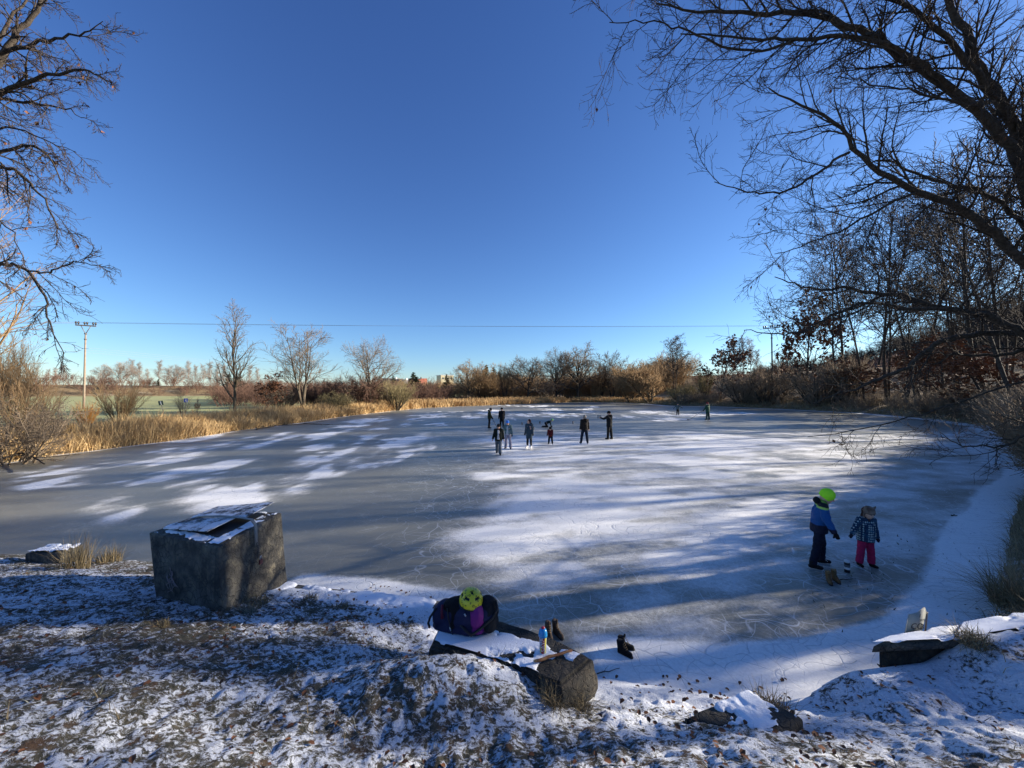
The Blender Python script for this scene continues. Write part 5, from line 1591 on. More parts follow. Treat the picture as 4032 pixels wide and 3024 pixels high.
    for i in (0, 1):
        pr += [('c', q[f'sh{i}'], q[f'el{i}'], 0.034 * h, 0.026 * h), ('c', q[f'el{i}'], q[f'wr{i}'], 0.026 * h, 0.018 * h),
               ('c', q[f'hp{i}'], q[f'kn{i}'], 0.052 * h, 0.034 * h), ('c', q[f'kn{i}'], q[f'an{i}'], 0.034 * h, 0.024 * h), ('c', q[f'an{i}'], q[f'toe{i}'], 0.024 * h, 0.018 * h)]
        dv = q[f'hd{i}'].normalized() if f'hd{i}' in q else (q[f'wr{i}'] - q[f'el{i}']).normalized()
        side = dv.cross(Vector((1, 0, 0))); side = side.normalized() if side.length > .1 else Vector((0, 1, 0))
        palm = q[f'wr{i}'] + dv * 0.030 * h
        if not glove:
            pr.append(('c', q[f'wr{i}'] + dv * .01 * h, palm + dv * 0.012 * h, 0.016 * h, 0.020 * h))
            for k, (o_, l_) in enumerate(((-1.5, .030), (-.5, .038), (.5, .036), (1.5, .028))):
                f0 = palm + side * o_ * 0.0085 * h + dv * 0.018 * h; f1 = f0 + dv * l_ * h * 0.55; f2 = f1 + (dv * 0.7 + Vector((-0.5 if i else 0.5, 0, 0)) * 0.6) * l_ * h * 0.45
                pr += [('c', f0, f1, 0.0052 * h, 0.005 * h), ('c', f1, f2, 0.005 * h, 0.0042 * h)]
            pr.append(('c', palm - side * 0.012 * h - dv * .01 * h, palm - side * 0.030 * h + dv * 0.015 * h, 0.0065 * h, 0.0055 * h))
    blob('body', pr, 0.0105 if not glove else vox * 0.9, M['skin'], root, smooth=1)
    for sgn in (-1, 1):
        V, F = sphere_vf(q['head'] + Rh @ Vector((sgn * hr * .32, hr * 0.93, hr * 0.10)), (hr * .11,) * 3, None, 8, 6)
        link('eye', mesh_np('eye', V, F, M['rubber'], True), root)
    # trousers
    if trouser:
        tp = [('c', q['pel'] + Vector((-0.03 * h, 0, 0.02 * h)), q['pel'] + Vector((0.03 * h, 0, 0.02 * h)), 0.075 * h * B_, 0.075 * h * B_)]
        for i in (0, 1):
            tp += [('c', q[f'hp{i}'], q[f'kn{i}'], 0.062 * h * B_, 0.045 * h * B_), ('f', q[f'kn{i}'] + (q[f'hp{i}'] - q[f'kn{i}']) * .05, q[f'an{i}'] + (q[f'kn{i}'] - q[f'an{i}']) * .04, (0.046 * h * B_,) * 2, (0.040 * h * B_ * flare,) * 2),
                   ('s', q[f'kn{i}'], (0.047 * h * B_,) * 3)]
        blob('trousers', tp, vox, trouser, root, 0.009 * h, 3, ffreq=12)
    # jacket
    if jacket:
        top = q['neck'] - (q['neck'] - q['chest']) * 0.1
        hem_dir = (q['pel'] - q['chest']).normalized() if not joints else (q['pel'] - q['chest']).normalized()
        hem = q['chest'] + hem_dir * (0.73 - jlen) * h
        jp = [('f', q['chest'], hem, (0.118 * h * B_, 0.085 * h * B_), (0.112 * h * B_ * (1 + 0.25 * max(0, 0.45 - jlen) * 3), 0.088 * h * B_ * (1 + 0.25 * max(0, 0.45 - jlen) * 3))),
              ('c', q['chest'] + Vector((-0.045 * h, 0, 0)), q['sh0'] + Vector((0.03 * h, 0, -0.01 * h)), 0.075 * h * B_, 0.052 * h * B_), ('c', q['chest'] + Vector((0.045 * h, 0, 0)), q['sh1'] + Vector((-0.03 * h, 0, -0.01 * h)), 0.075 * h * B_, 0.052 * h * B_),
              ('c', q['sh0'], q['sh1'], 0.050 * h * B_, 0.050 * h * B_), ('f', top - (q['neck'] - q['chest']).normalized() * 0.02 * h, top + (q['neck'] - q['chest']).normalized() * 0.035 * h, (0.05 * h, 0.05 * h), (0.045 * h, 0.045 * h))]
        for i in (0, 1):
            jp += [('c', q[f'sh{i}'], q[f'el{i}'], 0.047 * h * B_ * armw, 0.038 * h * B_ * armw), ('f', q[f'el{i}'] - (q[f'wr{i}'] - q[f'el{i}']) * .05, q[f'wr{i}'], (0.038 * h * B_ * armw,) * 2, (0.030 * h * B_ * armw,) * 2), ('s', q[f'el{i}'], (0.0385 * h * B_ * armw,) * 3)]
        blob('jacket', jp, vox, jacket, root, 0.011 * h, 7, ffreq=11)
        if hood:
            blob('hood', [('s', q['neck'] + Rh @ Vector((0, -0.055 * h, 0.0)), (0.065 * h, 0.04 * h, 0.045 * h)), ('c', q['neck'] + Vector((-.04 * h, -.02 * h, 0)), q['neck'] + Vector((.04 * h, -.02 * h, 0)), .03 * h, .03 * h)], vox * .8, hood, root, 0.004 * h, 9)
    if shirt:   # open jacket showing the shirt in front
        blob('shirt', [('f', q['neck'] + Vector((0, 0.052 * h, -0.03 * h)), q['pel'] + Vector((0, 0.070 * h * B_, -0.015 * h)), (0.030 * h, 0.03 * h), (0.048 * h, 0.03 * h)), ('s', q['chest'] + Vector((0, .068 * h * B_, 0)), (.038 * h, .03 * h, .08 * h))], vox * .7, shirt, root, 0.003 * h, 2)
    if scarf:
        blob('scarf', [('c', q['neck'] + Vector((-.035 * h, .01 * h, .015 * h)), q['neck'] + Vector((.035 * h, .01 * h, .015 * h)), .036 * h, .036 * h), ('c', q['neck'] + Vector((0, .035 * h, .01 * h)), q['neck'] + Vector((0, .05 * h, -.03 * h)), .025 * h, .02 * h)], vox * .7, scarf, root, 0.003 * h, 2)
    for i in (0, 1):
        dv = q[f'hd{i}'].normalized() if f'hd{i}' in q else (q[f'wr{i}'] - q[f'el{i}']).normalized()
        if glove:
            w = q[f'wr{i}']; side = dv.cross(Vector((1, 0, 0))); side = side.normalized() if side.length > .1 else Vector((0, 1, 0))
            gp = [('c', w - dv * .01 * h, w + dv * .03 * h, .023 * h, .027 * h), ('c', w + dv * .01 * h + side * .01 * h, w + dv * .04 * h + side * .04 * h, .010 * h, .009 * h)]
            for o_ in (-1.3, -.45, .45, 1.3):
                gp.append(('c', w + dv * .03 * h + side * o_ * .010 * h, w + dv * (.070 - abs(o_) * .006) * h + side * o_ * .011 * h + Vector(((-1 if i else 1) * .008 * h, 0, 0)), .0095 * h, .008 * h))
            blob('glove', gp, max(0.006, .006 * h), glove, root, smooth=1)
        if boots:
            a, t = q[f'an{i}'], q[f'toe{i}']
            hl = a + Vector((0, -0.02 * h, -0.020 * h))
            blob('boot', [('f', a + Vector((0, 0, 0.05 * h)), a + Vector((0, 0, -0.02 * h)), (0.034 * h * B_,) * 2, (0.032 * h * B_, .036 * h * B_)), ('c', hl, Vector((t.x, t.y, hl.z)), 0.026 * h, 0.024 * h), ('c', a, Vector((t.x, t.y, t.z + .004 * h)), .03 * h, .02 * h)], vox * 0.7, boots, root, 0.002, 4)
            if skates:
                f0 = Vector((hl.x, hl.y - .02 * h, 0)); f1 = Vector((t.x, t.y + .025 * h, 0)); dd_ = (f1 - f0).normalized(); sd2 = Vector((-dd_.y, dd_.x, 0)) * 0.004
                zt_ = hl.z - 0.018 * h
                lift = max(0.002, a.z - 0.045 * h - base)
                link('skate_blade', box_mesh('skate_blade', [f0 - sd2 + Vector((0, 0, lift)), f1 - sd2 + Vector((0, 0, lift)), f1 + sd2 + Vector((0, 0, lift)), f0 + sd2 + Vector((0, 0, lift))],
                     [f0 + dd_ * .02 - sd2 + Vector((0, 0, zt_)), f1 - dd_ * .03 - sd2 + Vector((0, 0, zt_)), f1 - dd_ * .03 + sd2 + Vector((0, 0, zt_)), f0 + dd_ * .02 + sd2 + Vector((0, 0, zt_))], M['steel'], 0), root)
    if hat:
        hp_ = [('s', q['head'] + Rh @ Vector((0, -hr * 0.08, hr * 0.42)), (hr * 0.98 * hatk, hr * 1.10 * hatk, hr * 1.05 * hatk), Hm), ('f', q['head'] + Rh @ Vector((0, -hr * (.08 if hatk == 1 else .30), hr * (.10 if hatk == 1 else -.35))), q['head'] + Rh @ Vector((0, -hr * .06, hr * .5)), (hr * 1.0, hr * 1.12 if hatk == 1 else hr * 0.95), (hr * 1.02 * hatk, hr * 1.12 * hatk))]
        if ears:
            for sg in (-1, 1):
                hp_ += [('c', q['head'] + Rh @ Vector((sg * hr * .7, 0, hr * 1.0)), q['head'] + Rh @ Vector((sg * hr * .95, 0, hr * 1.55)), hr * .3, hr * .12),
                        ('c', q['head'] + Rh @ Vector((sg * hr * .85, 0, hr * .2)), q['head'] + Rh @ Vector((sg * hr * .85, hr * .1, -hr * .9)), hr * .22, hr * .14)]
        blob('hat', hp_, vox * 0.75, hat, root, 0.002 * h, 5, ffreq=40)
    if hair:
        hh = [('s', q['head'] + Rh @ Vector((0, -hr * 0.32, hr * 0.20)), (hr * 1.0, hr * 1.02, hr * 1.08), Hm)]
        if hairlong:
            hh += [('c', q['head'] + Rh @ Vector((0, -hr * .45, 0)), q['neck'] + Vector((0, -.03 * h, -.0 * h)), hr * .8, hr * .75)]
        blob('hair', hh, vox * 0.75, hair, root, 0.004 * h, 6, ffreq=50)
    if extra: extra(root, q, h)
    return root, q, P0


def stick_extra(dx, dy, side):
    """hockey stick from the hand to the ice"""
    def f(root, q, h):
        M_ = root.matrix_basis
        hd = q[f'wr{side}'] + q[f'hd{side}'] * .05 * h
        top = hd + Vector((-dx * .15, -dy * .15, 0.18))
        toe_ = Vector((hd.x + dx, hd.y + dy, 0.03))
        st = thing('hockey_stick', STICK_LABEL[0], 'hockey stick', (0, 0, 0))
        bpy.context.view_layer.update()
        mt = Matrix.LocRotScale(root.location, root.rotation_euler, (1, 1, 1))
        a, b = mt @ top, mt @ toe_
        tube_obj('shaft', [a, b], 0.017, mat('stick_shaft', (0.05, 0.05, 0.05), .5), st, 6)
        dr = Vector((b.x - a.x, b.y - a.y, 0)).normalized()
        sd2 = Vector((-dr.y, dr.x, 0)) * 0.01
        e = b + dr * 0.27
        link('blade', box_mesh('blade', [b - sd2 + Vector((0, 0, -.027)), e - sd2 + Vector((0, 0, -.027)), e + sd2 + Vector((0, 0, -.027)), b + sd2 + Vector((0, 0, -.027))],
                               [b - sd2 + Vector((0, 0, .04)), e - sd2 + Vector((0, 0, .045)), e + sd2 + Vector((0, 0, .045)), b + sd2 + Vector((0, 0, .04))], M['rubber'], 0.003), st)
    return f


STICK_LABEL = ['']
black = cloth('black_cloth', (0.010, 0.010, 0.011))
navy = cloth('navy_cloth', (0.012, 0.016, 0.032))
# P1 stick handler in khaki jacket, far left
STICK_LABEL[0] = 'hockey stick held by the player in the dark green jacket at far left'
person('person in dark green hooded jacket leaning on a hockey stick, looking down', 1927, 1689, 1.70, -80, arms=((6, 12, 20), (6, 14, 22)), legs=((4, 2, 4), (3, -4, 4)), head=(28, 0),
       jacket=cloth('khaki_jacket', (0.030, 0.036, 0.016)), jlen=0.47, trouser=black, boots=black, skates=True, hat=black, hood=cloth('khaki_hood', (0.035, 0.04, 0.02)), glove=black, extra=stick_extra(0.28, 0.42, 0))
person('person all in black seen from behind, standing behind the blue hat', 1976, 1690, 1.72, 10, arms=((6, 10, 15), (6, 10, 15)), legs=((3, 0, 0), (3, 0, 4)), head=(8, 0), jacket=black, jlen=0.44, trouser=black, boots=black, skates=True, hat=black, glove=black)
person('teenager in black hat and open dark jacket over white shirt, walking forward', 1963, 1790, 1.50, 176, arms=((12, -6, 12), (14, 10, 14)), legs=((2, 12, 4), (2, -14, 14)), head=(14, 8), bulk=1.08,
       jacket=cloth('dark_jacket', (0.014, 0.018, 0.014)), jlen=0.46, trouser=cloth('grey_jeans', (0.13, 0.15, 0.17)), boots=black, hat=black, shirt=cloth('white_shirt', (0.62, 0.60, 0.62)), flare=1.25, hood=None)
person('youngster in bright blue hat, pale teal jacket and lilac grey trousers', 2000, 1767, 1.52, 165, arms=((10, 5, 10), (24, 4, 10, .8)), legs=((9, 4, 0), (7, -4, 4)), head=(12, -10),
       jacket=cloth('teal_pale_jacket', (0.20, 0.27, 0.27), (0.06, 0.10, 0.10)), jlen=0.53, trouser=cloth('lilac_trousers', (0.33, 0.31, 0.38)), boots=cloth('grey_boots', (0.06, 0.06, 0.065)), hat=cloth('blue_hat', (0.06, 0.22, 0.72)), glove=black, flare=1.35, hood=cloth('teal_hood', (0.05, 0.08, 0.08)), shirt=cloth('pale_shirt', (0.55, 0.56, 0.56)))
person('woman in long slate blue coat with auburn hair and white skates', 2084, 1768, 1.54, 150, arms=((9, 0, 8), (9, 0, 8)), legs=((4, 0, 0), (4, 0, 0)), head=(4, -50), jacket=cloth('slate_coat', (0.040, 0.065, 0.085), (0.03, 0.045, 0.06)), jlen=0.33,
       trouser=black, boots=M['white_leather'], skates=True, hair=cloth('auburn_hair', (0.060, 0.020, 0.014)), hairlong=True, glove=black, hood=cloth('slate_hood', (0.03, 0.04, 0.05)), flare=0.75, bulk=0.95)
person('small child in red topped black snowsuit bending forward', 2168, 1752, 1.02, 165, arms=((10, 15, 30), (10, 15, 30)), legs=((9, 6, 8), (9, 6, 8)), lean=22, head=(10, 15), hs=1.6, bulk=1.22,
       jacket=cloth('red_black_jacket', (0.17, 0.010, 0.014), (0.02, 0.012, 0.012)), jlen=0.46, trouser=black, boots=black, skates=True, hat=black, glove=black, vox=0.013)
person('grey haired woman in brown jacket and navy jeans seen from behind', 2302, 1749, 1.66, 8, arms=((9, -4, 8), (9, 0, 6)), legs=((11, 4, 2), (7, -3, 4)), head=(0, 20), jacket=cloth('brown_jacket', (0.020, 0.015, 0.012)), jlen=0.47,
       trouser=cloth('navy_jeans', (0.010, 0.017, 0.035)), boots=black, skates=True, hair=cloth('grey_hair', (0.30, 0.26, 0.22)), glove=None, hood=cloth('brown_hood', (0.018, 0.013, 0.011)), bulk=1.05)


def phone_extra(root, q, h):
    mt = Matrix.LocRotScale(root.location, root.rotation_euler, (1, 1, 1))
    c = mt @ (q['wr0'] + q['hd0'] * 0.075 * h + Vector((0, 0, 0.02)))
    ph_ = thing('phone', 'large phone held up in landscape by the man in the black puffer jacket', 'phone', c)
    ph_.rotation_euler = (0, 0, root.rotation_euler[2] - R(60))
    link('case', box_mesh('case', [(-.12, -.006, -.1), (.12, -.006, -.1), (.12, .006, -.1), (-.12, .006, -.1)], [(-.12, -.006, .1), (.12, -.006, .1), (.12, .006, .1), (-.12, .006, .1)], black, 0.004), ph_)
    link('screen', box_mesh('screen', [(-.108, -.0085, -.088), (.108, -.0085, -.088), (.108, -.0065, -.088), (-.108, -.0065, -.088)], [(-.108, -.0085, .088), (.108, -.0085, .088), (.108, -.0065, .088), (-.108, -.0065, .088)], mat('phone_screen', (0.30, 0.33, 0.34), 0.15, 0.6), 0), ph_)


person('tall man in black quilted jacket holding a phone up to the left', 2400, 1730, 1.82, 40, arms=((30, 55, 50, 1.0), (8, 8, 10)), legs=((4, 2, 0), (5, -3, 4)), head=(4, 25), jacket=cloth('black_puffer', (0.009, 0.010, 0.012)), jlen=0.45,
       trouser=black, boots=cloth('dark_boots', (0.03, 0.026, 0.022)), hat=black, hood=black, extra=phone_extra, bulk=1.06)
person('child in grey teal jacket with arms held out, farthest on the ice', 2669, 1636, 1.52, 150, arms=((55, 10, 20), (45, -5, -10)), legs=((4, 0, 0), (4, 0, 0)), head=(0, 0), jacket=cloth('grey_teal', (0.10, 0.13, 0.13)), jlen=0.5, trouser=black, boots=black, skates=True, hat=cloth('grey_hat', (0.12, 0.13, 0.13)), glove=black, bulk=1.1, vox=0.02)
STICK_LABEL[0] = 'hockey stick reaching out left from the player in the green suit'
person('player in green suit and red hat reaching out with a hockey stick', 2787, 1655, 1.90, 30, arms=((12, 20, 20), (16, 5, 15)), legs=((7, 2, 2), (7, -2, 2)), head=(6, 20), jacket=cloth('green_jacket', (0.035, 0.095, 0.060)), jlen=0.45,
       trouser=cloth('green_trousers', (0.018, 0.060, 0.048)), boots=black, skates=True, hat=cloth('red_hat', (0.20, 0.012, 0.02)), glove=black, hood=cloth('green_hood', (0.12, 0.17, 0.13)), extra=stick_extra(-1.0, 0.9, 0), bulk=1.08, vox=0.02)
# kneeling child, facing right (+x before rotation handled by face = -90)
Jk = dict(pel=(0, -0.16, 0.25), waist=(0, -0.06, 0.30), chest=(0, 0.07, 0.36), neck=(0, 0.17, 0.41), head=(0, 0.265, 0.46),
          sh0=(-0.10, 0.12, 0.38), el0=(-0.13, 0.17, 0.22), wr0=(-0.13, 0.24, 0.06), sh1=(0.10, 0.12, 0.38), el1=(0.12, 0.15, 0.22), wr1=(0.13, 0.20, 0.06),
          hp0=(-0.05, -0.16, 0.24), kn0=(-0.07, -0.07, 0.055), an0=(-0.06, -0.34, 0.05), toe0=(-0.06, -0.42, 0.03),
          hp1=(0.05, -0.16, 0.24), kn1=(0.08, -0.04, 0.055), an1=(0.07, -0.31, 0.05), toe1=(0.07, -0.39, 0.03), hd0=(0, 0.8, -0.35), hd1=(0, 0.8, -0.35))
person('child on hands and knees on the ice in a lime and teal hat', 2158, 1682, 1.30, -88, joints=Jk, hs=1.3, jacket=cloth('dark_teal_jacket', (0.016, 0.030, 0.030)), jlen=0.55, trouser=black, boots=black,
       hat=cloth('lime_teal_hat', (0.30, 0.62, 0.10), (0.05, 0.25, 0.20)), glove=black, bulk=1.1)

# two children near the shore
s = NB('blue_navy_jacket')
o = s.tc.outputs['Object']
sep = s.n.new('ShaderNodeSeparateXYZ'); s.l.new(o, sep.inputs[0])
zz = s.math('ADD', sep.outputs[2], s.math('MULTIPLY', s.noise(o, 12), 0.03))
c = s.mix(s.mr(zz, 0.80, 0.815), (0.008, 0.010, 0.028), (0.008, 0.070, 0.22))
c = s.mix(s.mr(zz, 1.095, 1.105), c, (0.32, 0.50, 0.10))
c = s.mix(s.mr(zz, 1.125, 1.135), c, (0.010, 0.012, 0.016))
s.bump(s.noise(o, 30), 0.5, 0.02)
bluej = s.out(c, 0.7, 0.25)
s = NB('plaid_jacket')
o = s.tc.outputs['Object']
fx = s.vor(s.mapping(o, (30, 30, 26)), 1.0, 'F1', 0.12)
c = s.mix(s.mr(fx, 0.30, 0.42), (0.34, 0.44, 0.42), (0.012, 0.035, 0.075))
c = s.mix(s.mr(s.noise(o, 9), 0.5, 0.62, 0, 0.7), c, (0.03, 0.10, 0.16))
plaid = s.out(c, 0.8, 0.2)
s = NB('neon_hat')
o = s.tc.outputs['Object']
s.bump(s.noise(s.mapping(o, (1, 1, 0.25)), 90, 2), 0.5, 0.01)
neon = s.out((0.38, 0.86, 0.03), 0.8, 0.2)


def skate_lace(root, q, h):
    for i in (0, 1):
        a = q[f'an{i}']
        for k in range(3):
            tube_obj('lace', [a + Vector((-.02, .045 + k * .016, .012 - k * .012)), a + Vector((.0, .056 + k * .016, .018 - k * .012)), a + Vector((.02, .045 + k * .016, .012 - k * .012))], 0.0035, M['white_leather'], root, 4)
        t = q[f'toe{i}']
        tube_obj('sole', [a + Vector((0, -.045, -.052)), Vector((t.x, t.y + .03, a.z - .052))], 0.014, M['white_leather'], root, 6)


person('boy in neon green hat and two tone blue ski jacket looking down at tan boots', 3226, 2240, 1.33, -118, arms=((8, 6, 12), (16, 10, 16)), legs=((9, 10, 10), (9, -9, 4)), lean=5, head=(20, 0), hs=1.28, hatk=1.05, bulk=1.05, vox=0.011,
       jacket=bluej, jlen=0.46, trouser=cloth('navy_ski_trousers', (0.008, 0.011, 0.026)), boots=black, skates=True, hat=neon, glove=black, hood=cloth('black_hood', (0.010, 0.014, 0.016)), scarf=cloth('lime_scarf', (0.20, 0.32, 0.06)), extra=skate_lace, tilt=3.0, armw=1.1)
person('little girl in eared knit hat, checked blue jacket and pink trousers', 3405, 2229, 1.00, 178, arms=((14, 2, 4), (32, 4, 6)), legs=((9, 2, 2), (6, 0, 2)), head=(16, 0), hs=1.6, bulk=1.18, vox=0.010,
       jacket=plaid, jlen=0.44, trouser=cloth('pink_trousers', (0.40, 0.020, 0.085)), boots=black, hat=cloth('tan_knit_hat', (0.22, 0.17, 0.13), (0.10, 0.06, 0.045)), ears=True, glove=navy, flare=1.15, hair=cloth('brown_hair', (0.05, 0.025, 0.015)), hairlong=True, tilt=-3.0, scarf=cloth('brown_scarf', (0.06, 0.04, 0.035)))

# ------------------------------------------------------------------ boots, bag, helmet, bottle, stick, cans
def boot_pair(label, px_, py_, rz, col, tongue, s_=1.0, gap=0.09, splay=12, spread=0.0, col2=None):
    p_ = gat(px_, py_, 0.0)
    t = thing('boot_pair', label, 'boots', (p_.x, p_.y, 0), R(rz))
    for sg in (-1, 1):
        bo = link('boot', None, t)
        bpy.data.objects.remove(bo)
        yo = spread * sg
        rr = Matrix.Rotation(R(-sg * splay), 3, 'Z')
        def T(v): 
            w = rr @ (Vector(v) * s_); return Vector((w.x + sg * gap * s_ * 0.5, w.y + yo, w.z))
        m_ = cloth('boot_leather_%d' % (sg + 1), col, col2)
        b = blob('boot', [('f', T((0, -.03, .06)), T((0, -.045, .20)), (.042 * s_, .052 * s_), (.048 * s_, .060 * s_)), ('c', T((0, -.05, .045)), T((0, .12, .04)), .040 * s_, .040 * s_), ('c', T((0, -.03, .09)), T((0, .085, .055)), .045 * s_, .034 * s_)], 0.008, m_, t, 0.004, 5)
        V, F = merge([capsule_vf(T((0, -.06, .012)), T((0, .135, .012)), .030 * s_, .036 * s_)])
        V[:, 2] = np.clip(V[:, 2], 0.0, 0.026 * s_)
        link('sole', mesh_np('sole', V, F, M['rubber']), t)
        blob('lining', [('f', T((0, -.045, .192)), T((0, -.046, .212)), (.036 * s_, .048 * s_), (.040 * s_, .052 * s_)), ('c', T((0, -.01, .12)), T((0, .012, .235)), .014 * s_, .018 * s_)], 0.007, cloth('lining_%d' % (sg + 1), tongue), t)
        for k in range(4):
            z = .10 + .028 * k; y_ = .058 - .013 * k
            tube_obj('lace', [T((-.025, y_, z)), T((0, y_ + .016, z + .006)), T((.025, y_, z))], 0.004 * s_, cloth('lace_c', (0.25, 0.18, 0.10)), t, 4)
    return t


boot_pair('pair of tan leather winter boots standing at the feet of the boy', 3276, 2290, 160, (0.17, 0.095, 0.04), (0.28, 0.18, 0.09), 0.78, 0.15, 6, 0.05)
boot_pair('pair of brown and black laced boots on the ice behind the bottle', 2176, 2503, 200, (0.055, 0.035, 0.022), (0.10, 0.07, 0.05), 0.78, 0.14, 10, 0.0, (0.10, 0.075, 0.055))
boot_pair('pair of black boots alone on the snowy ice right of the long stone', 2455, 2566, 245, (0.008, 0.008, 0.009), (0.02, 0.02, 0.022), 0.72, 0.13, 16)

# sports bag on the stone
bag = thing('sports_bag', 'stuffed navy and purple sports bag lying on the long stone', 'bag', (-0.48, 3.86, RZ))
bag.rotation_euler = (0, R(-4), R(-18))
navyb = mat('bag_navy', (0.006, 0.008, 0.040), 0.7, 0.3, col2=(0.010, 0.013, 0.055), scale=6, bump=0.6, bscale=12)
blob('shell', [('c', (-0.21, 0, 0.12), (0.20, 0.02, 0.15), 0.125, 0.150), ('s', (-0.22, 0.0, 0.12), (0.12, 0.15, 0.13)), ('s', (-0.02, -0.02, 0.16), (0.20, 0.16, 0.15)), ('s', (0.06, -0.04, 0.18), (0.19, 0.15, 0.15)), ('f', (-0.03, -0.02, 0.0), (-0.03, -0.0, 0.12), (0.31, 0.16), (0.30, 0.15))], 0.012, navyb, bag, 0.014, 3, ffreq=7)
blob('side_panel', [('s', (0.185, -0.09, 0.175), (0.085, 0.085, 0.125)), ('s', (0.19, -0.08, 0.07), (0.075, 0.08, 0.05))], 0.009, mat('bag_purple', (0.16, 0.012, 0.15), 0.65, 0.3, bump=0.4, bscale=20), bag, 0.006, 5)
blob('dark_flap', [('s', (0.0, -0.045, 0.235), (0.20, 0.125, 0.085)), ('c', (-0.05, -0.155, 0.10), (-0.02, -0.12, 0.24), 0.03, 0.05)], 0.010, cloth('bag_black', (0.006, 0.006, 0.008)), bag, 0.006, 6)
blob('end_pocket', [('s', (0.245, 0.04, 0.17), (0.11, 0.14, 0.145)), ('s', (0.29, 0.0, 0.08), (0.07, 0.12, 0.08))], 0.010, cloth('bag_dark_grey', (0.010, 0.013, 0.018)), bag, 0.006, 8)
tube_obj('trim', [(-0.175, -0.11 + 0.0, 0.265), (-0.165, -0.145, 0.22), (-0.155, -0.165, 0.16)], 0.014, mat('bag_trim', (0.11, 0.008, 0.025), 0.7), bag, 6)
tube_obj('handle', [(0.02, -0.16, 0.15), (0.10, -0.19, 0.10), (0.16, -0.19, 0.055), (0.24, -0.15, 0.10), (0.335, -0.06, 0.16), (0.37, 0.0, 0.22), (0.345, 0.03, 0.29)], 0.013, M['rubber'], bag, 6)
tube_obj('handle', [(-0.25, -0.10, 0.22), (-0.31, -0.13, 0.14), (-0.335, -0.13, 0.08), (-0.33, -0.12, 0.03)], 0.012, M['rubber'], bag, 6)
for (a, b, c_) in (((-0.065, -0.178, 0.10), (-0.06, -0.178, 0.065), 0), ((0.10, -0.182, 0.245), (0.115, -0.185, 0.225), 0)):
    tube_obj('zip_pull', [a, b], 0.007, mat('zip_silver', (0.6, 0.6, 0.6), 0.3, 0.5, metal=.8), bag, 6)
tube_obj('zip', [(-0.10, -0.15, 0.26), (-0.08, -0.175, 0.18), (-0.06, -0.18, 0.10), (-0.05, -0.16, 0.02)], 0.006, M['rubber'], bag, 5)

# helmet: yellow shell with holes and doodle print
s = NB('helmet_yellow')
o = s.tc.outputs['Object']
vd = s.vor(o, 28, 'F1', 0.75)
ring = s.math('MULTIPLY', s.mr(vd, 0.16, 0.22), s.mr(vd, 0.34, 0.40, 1, 0))
dd2 = s.math('MULTIPLY', ring, s.mr(s.noise(o, 90, 3), 0.40, 0.5))
blobm = s.math('MULTIPLY', s.mr(vd, 0.30, 0.36, 1, 0), s.mr(s.noise(o, 60, 4), 0.42, 0.62, 0, 0.9))
hc = s.mix(s.math('MAXIMUM', dd2, blobm), (0.66, 0.57, 0.02), (0.10, 0.10, 0.01))
helmm = s.out(hc, 0.35, 0.5)
hel = thing('helmet', 'yellow helmet with dark doodle print on top of the sports bag', 'helmet', (-0.41, 3.80, RZ + 0.285))
hel.rotation_euler = (R(8), R(4), R(10))
nu, nv = 40, 16
V = []
for j in range(nv + 1):
    for i in range(nu):
        a = math.pi * 0.53 * j / nv; b = 2 * math.pi * i / nu
        V.append((0.118 * math.sin(a) * math.cos(b), 0.135 * math.sin(a) * math.sin(b), 0.115 * math.cos(a) + 0.02))
V = np.array(V)
F = []
holes = [(0.52, -90 + 38), (0.52, -90 - 38), (0.16, -90), (0.55, 180 + 5), (0.55, 5)]
for j in range(nv):
    for i in range(nu):
        a = (j + .5) / nv; b = math.degrees(2 * math.pi * (i + .5) / nu)
        hole = any(abs(a - h0) < (0.07 if h0 > .3 else 0.07) and abs((b - h1 + 180) % 360 - 180) < (16 if h0 > .3 else 22) for h0, h1 in holes)
        if not hole: F.append((j * nu + i, (j + 1) * nu + i, (j + 1) * nu + (i + 1) % nu, j * nu + (i + 1) % nu))
me = mesh_np('shell', V, np.array(F), helmm, True)
shell = link('shell', me, hel)
md = shell.modifiers.new('thick', 'SOLIDIFY'); md.thickness = 0.008; md.offset = -1
V2 = V * np.array([0.92, 0.92, 0.92]); F2 = np.array([(j * nu + i, (j + 1) * nu + i, (j + 1) * nu + (i + 1) % nu, j * nu + (i + 1) % nu) for j in range(nv) for i in range(nu)])
link('liner', mesh_np('liner', V2, F2, M['rubber'], True), hel)
tube_obj('rim', [(0.117 * math.cos(a), 0.134 * math.sin(a), 0.008) for a in np.linspace(0, 2 * math.pi, 33)], 0.007, M['rubber'], hel, 6)

# drink bottle
bp_ = gat(2138, 2568, RZ + 0.01)
bot = thing('drink_bottle', 'drink bottle with blue dome cap and printed sleeve on the snowy stone', 'bottle', (bp_.x, bp_.y, RZ + 0.012))
def lathe(name, prof, material, parent, n=24):
    V = np.array([(r_ * math.cos(2 * math.pi * i / n), r_ * math.sin(2 * math.pi * i / n), z) for r_, z in prof for i in range(n)])
    F = np.array([(k * n + i, k * n + (i + 1) % n, (k + 1) * n + (i + 1) % n, (k + 1) * n + i) for k in range(len(prof) - 1) for i in range(n)])
    return link(name, mesh_np(name, V, F, material, True), parent)
s = NB('bottle_sleeve')
o = s.tc.outputs['Object']
sep = s.n.new('ShaderNodeSeparateXYZ'); s.l.new(o, sep.inputs[0])
xx_ = s.math('ADD', sep.outputs[0], s.math('MULTIPLY', sep.outputs[2], -0.07))
c = s.mix(s.mr(xx_, -0.020, -0.018), (0.16, 0.20, 0.32), (0.30, 0.015, 0.02))
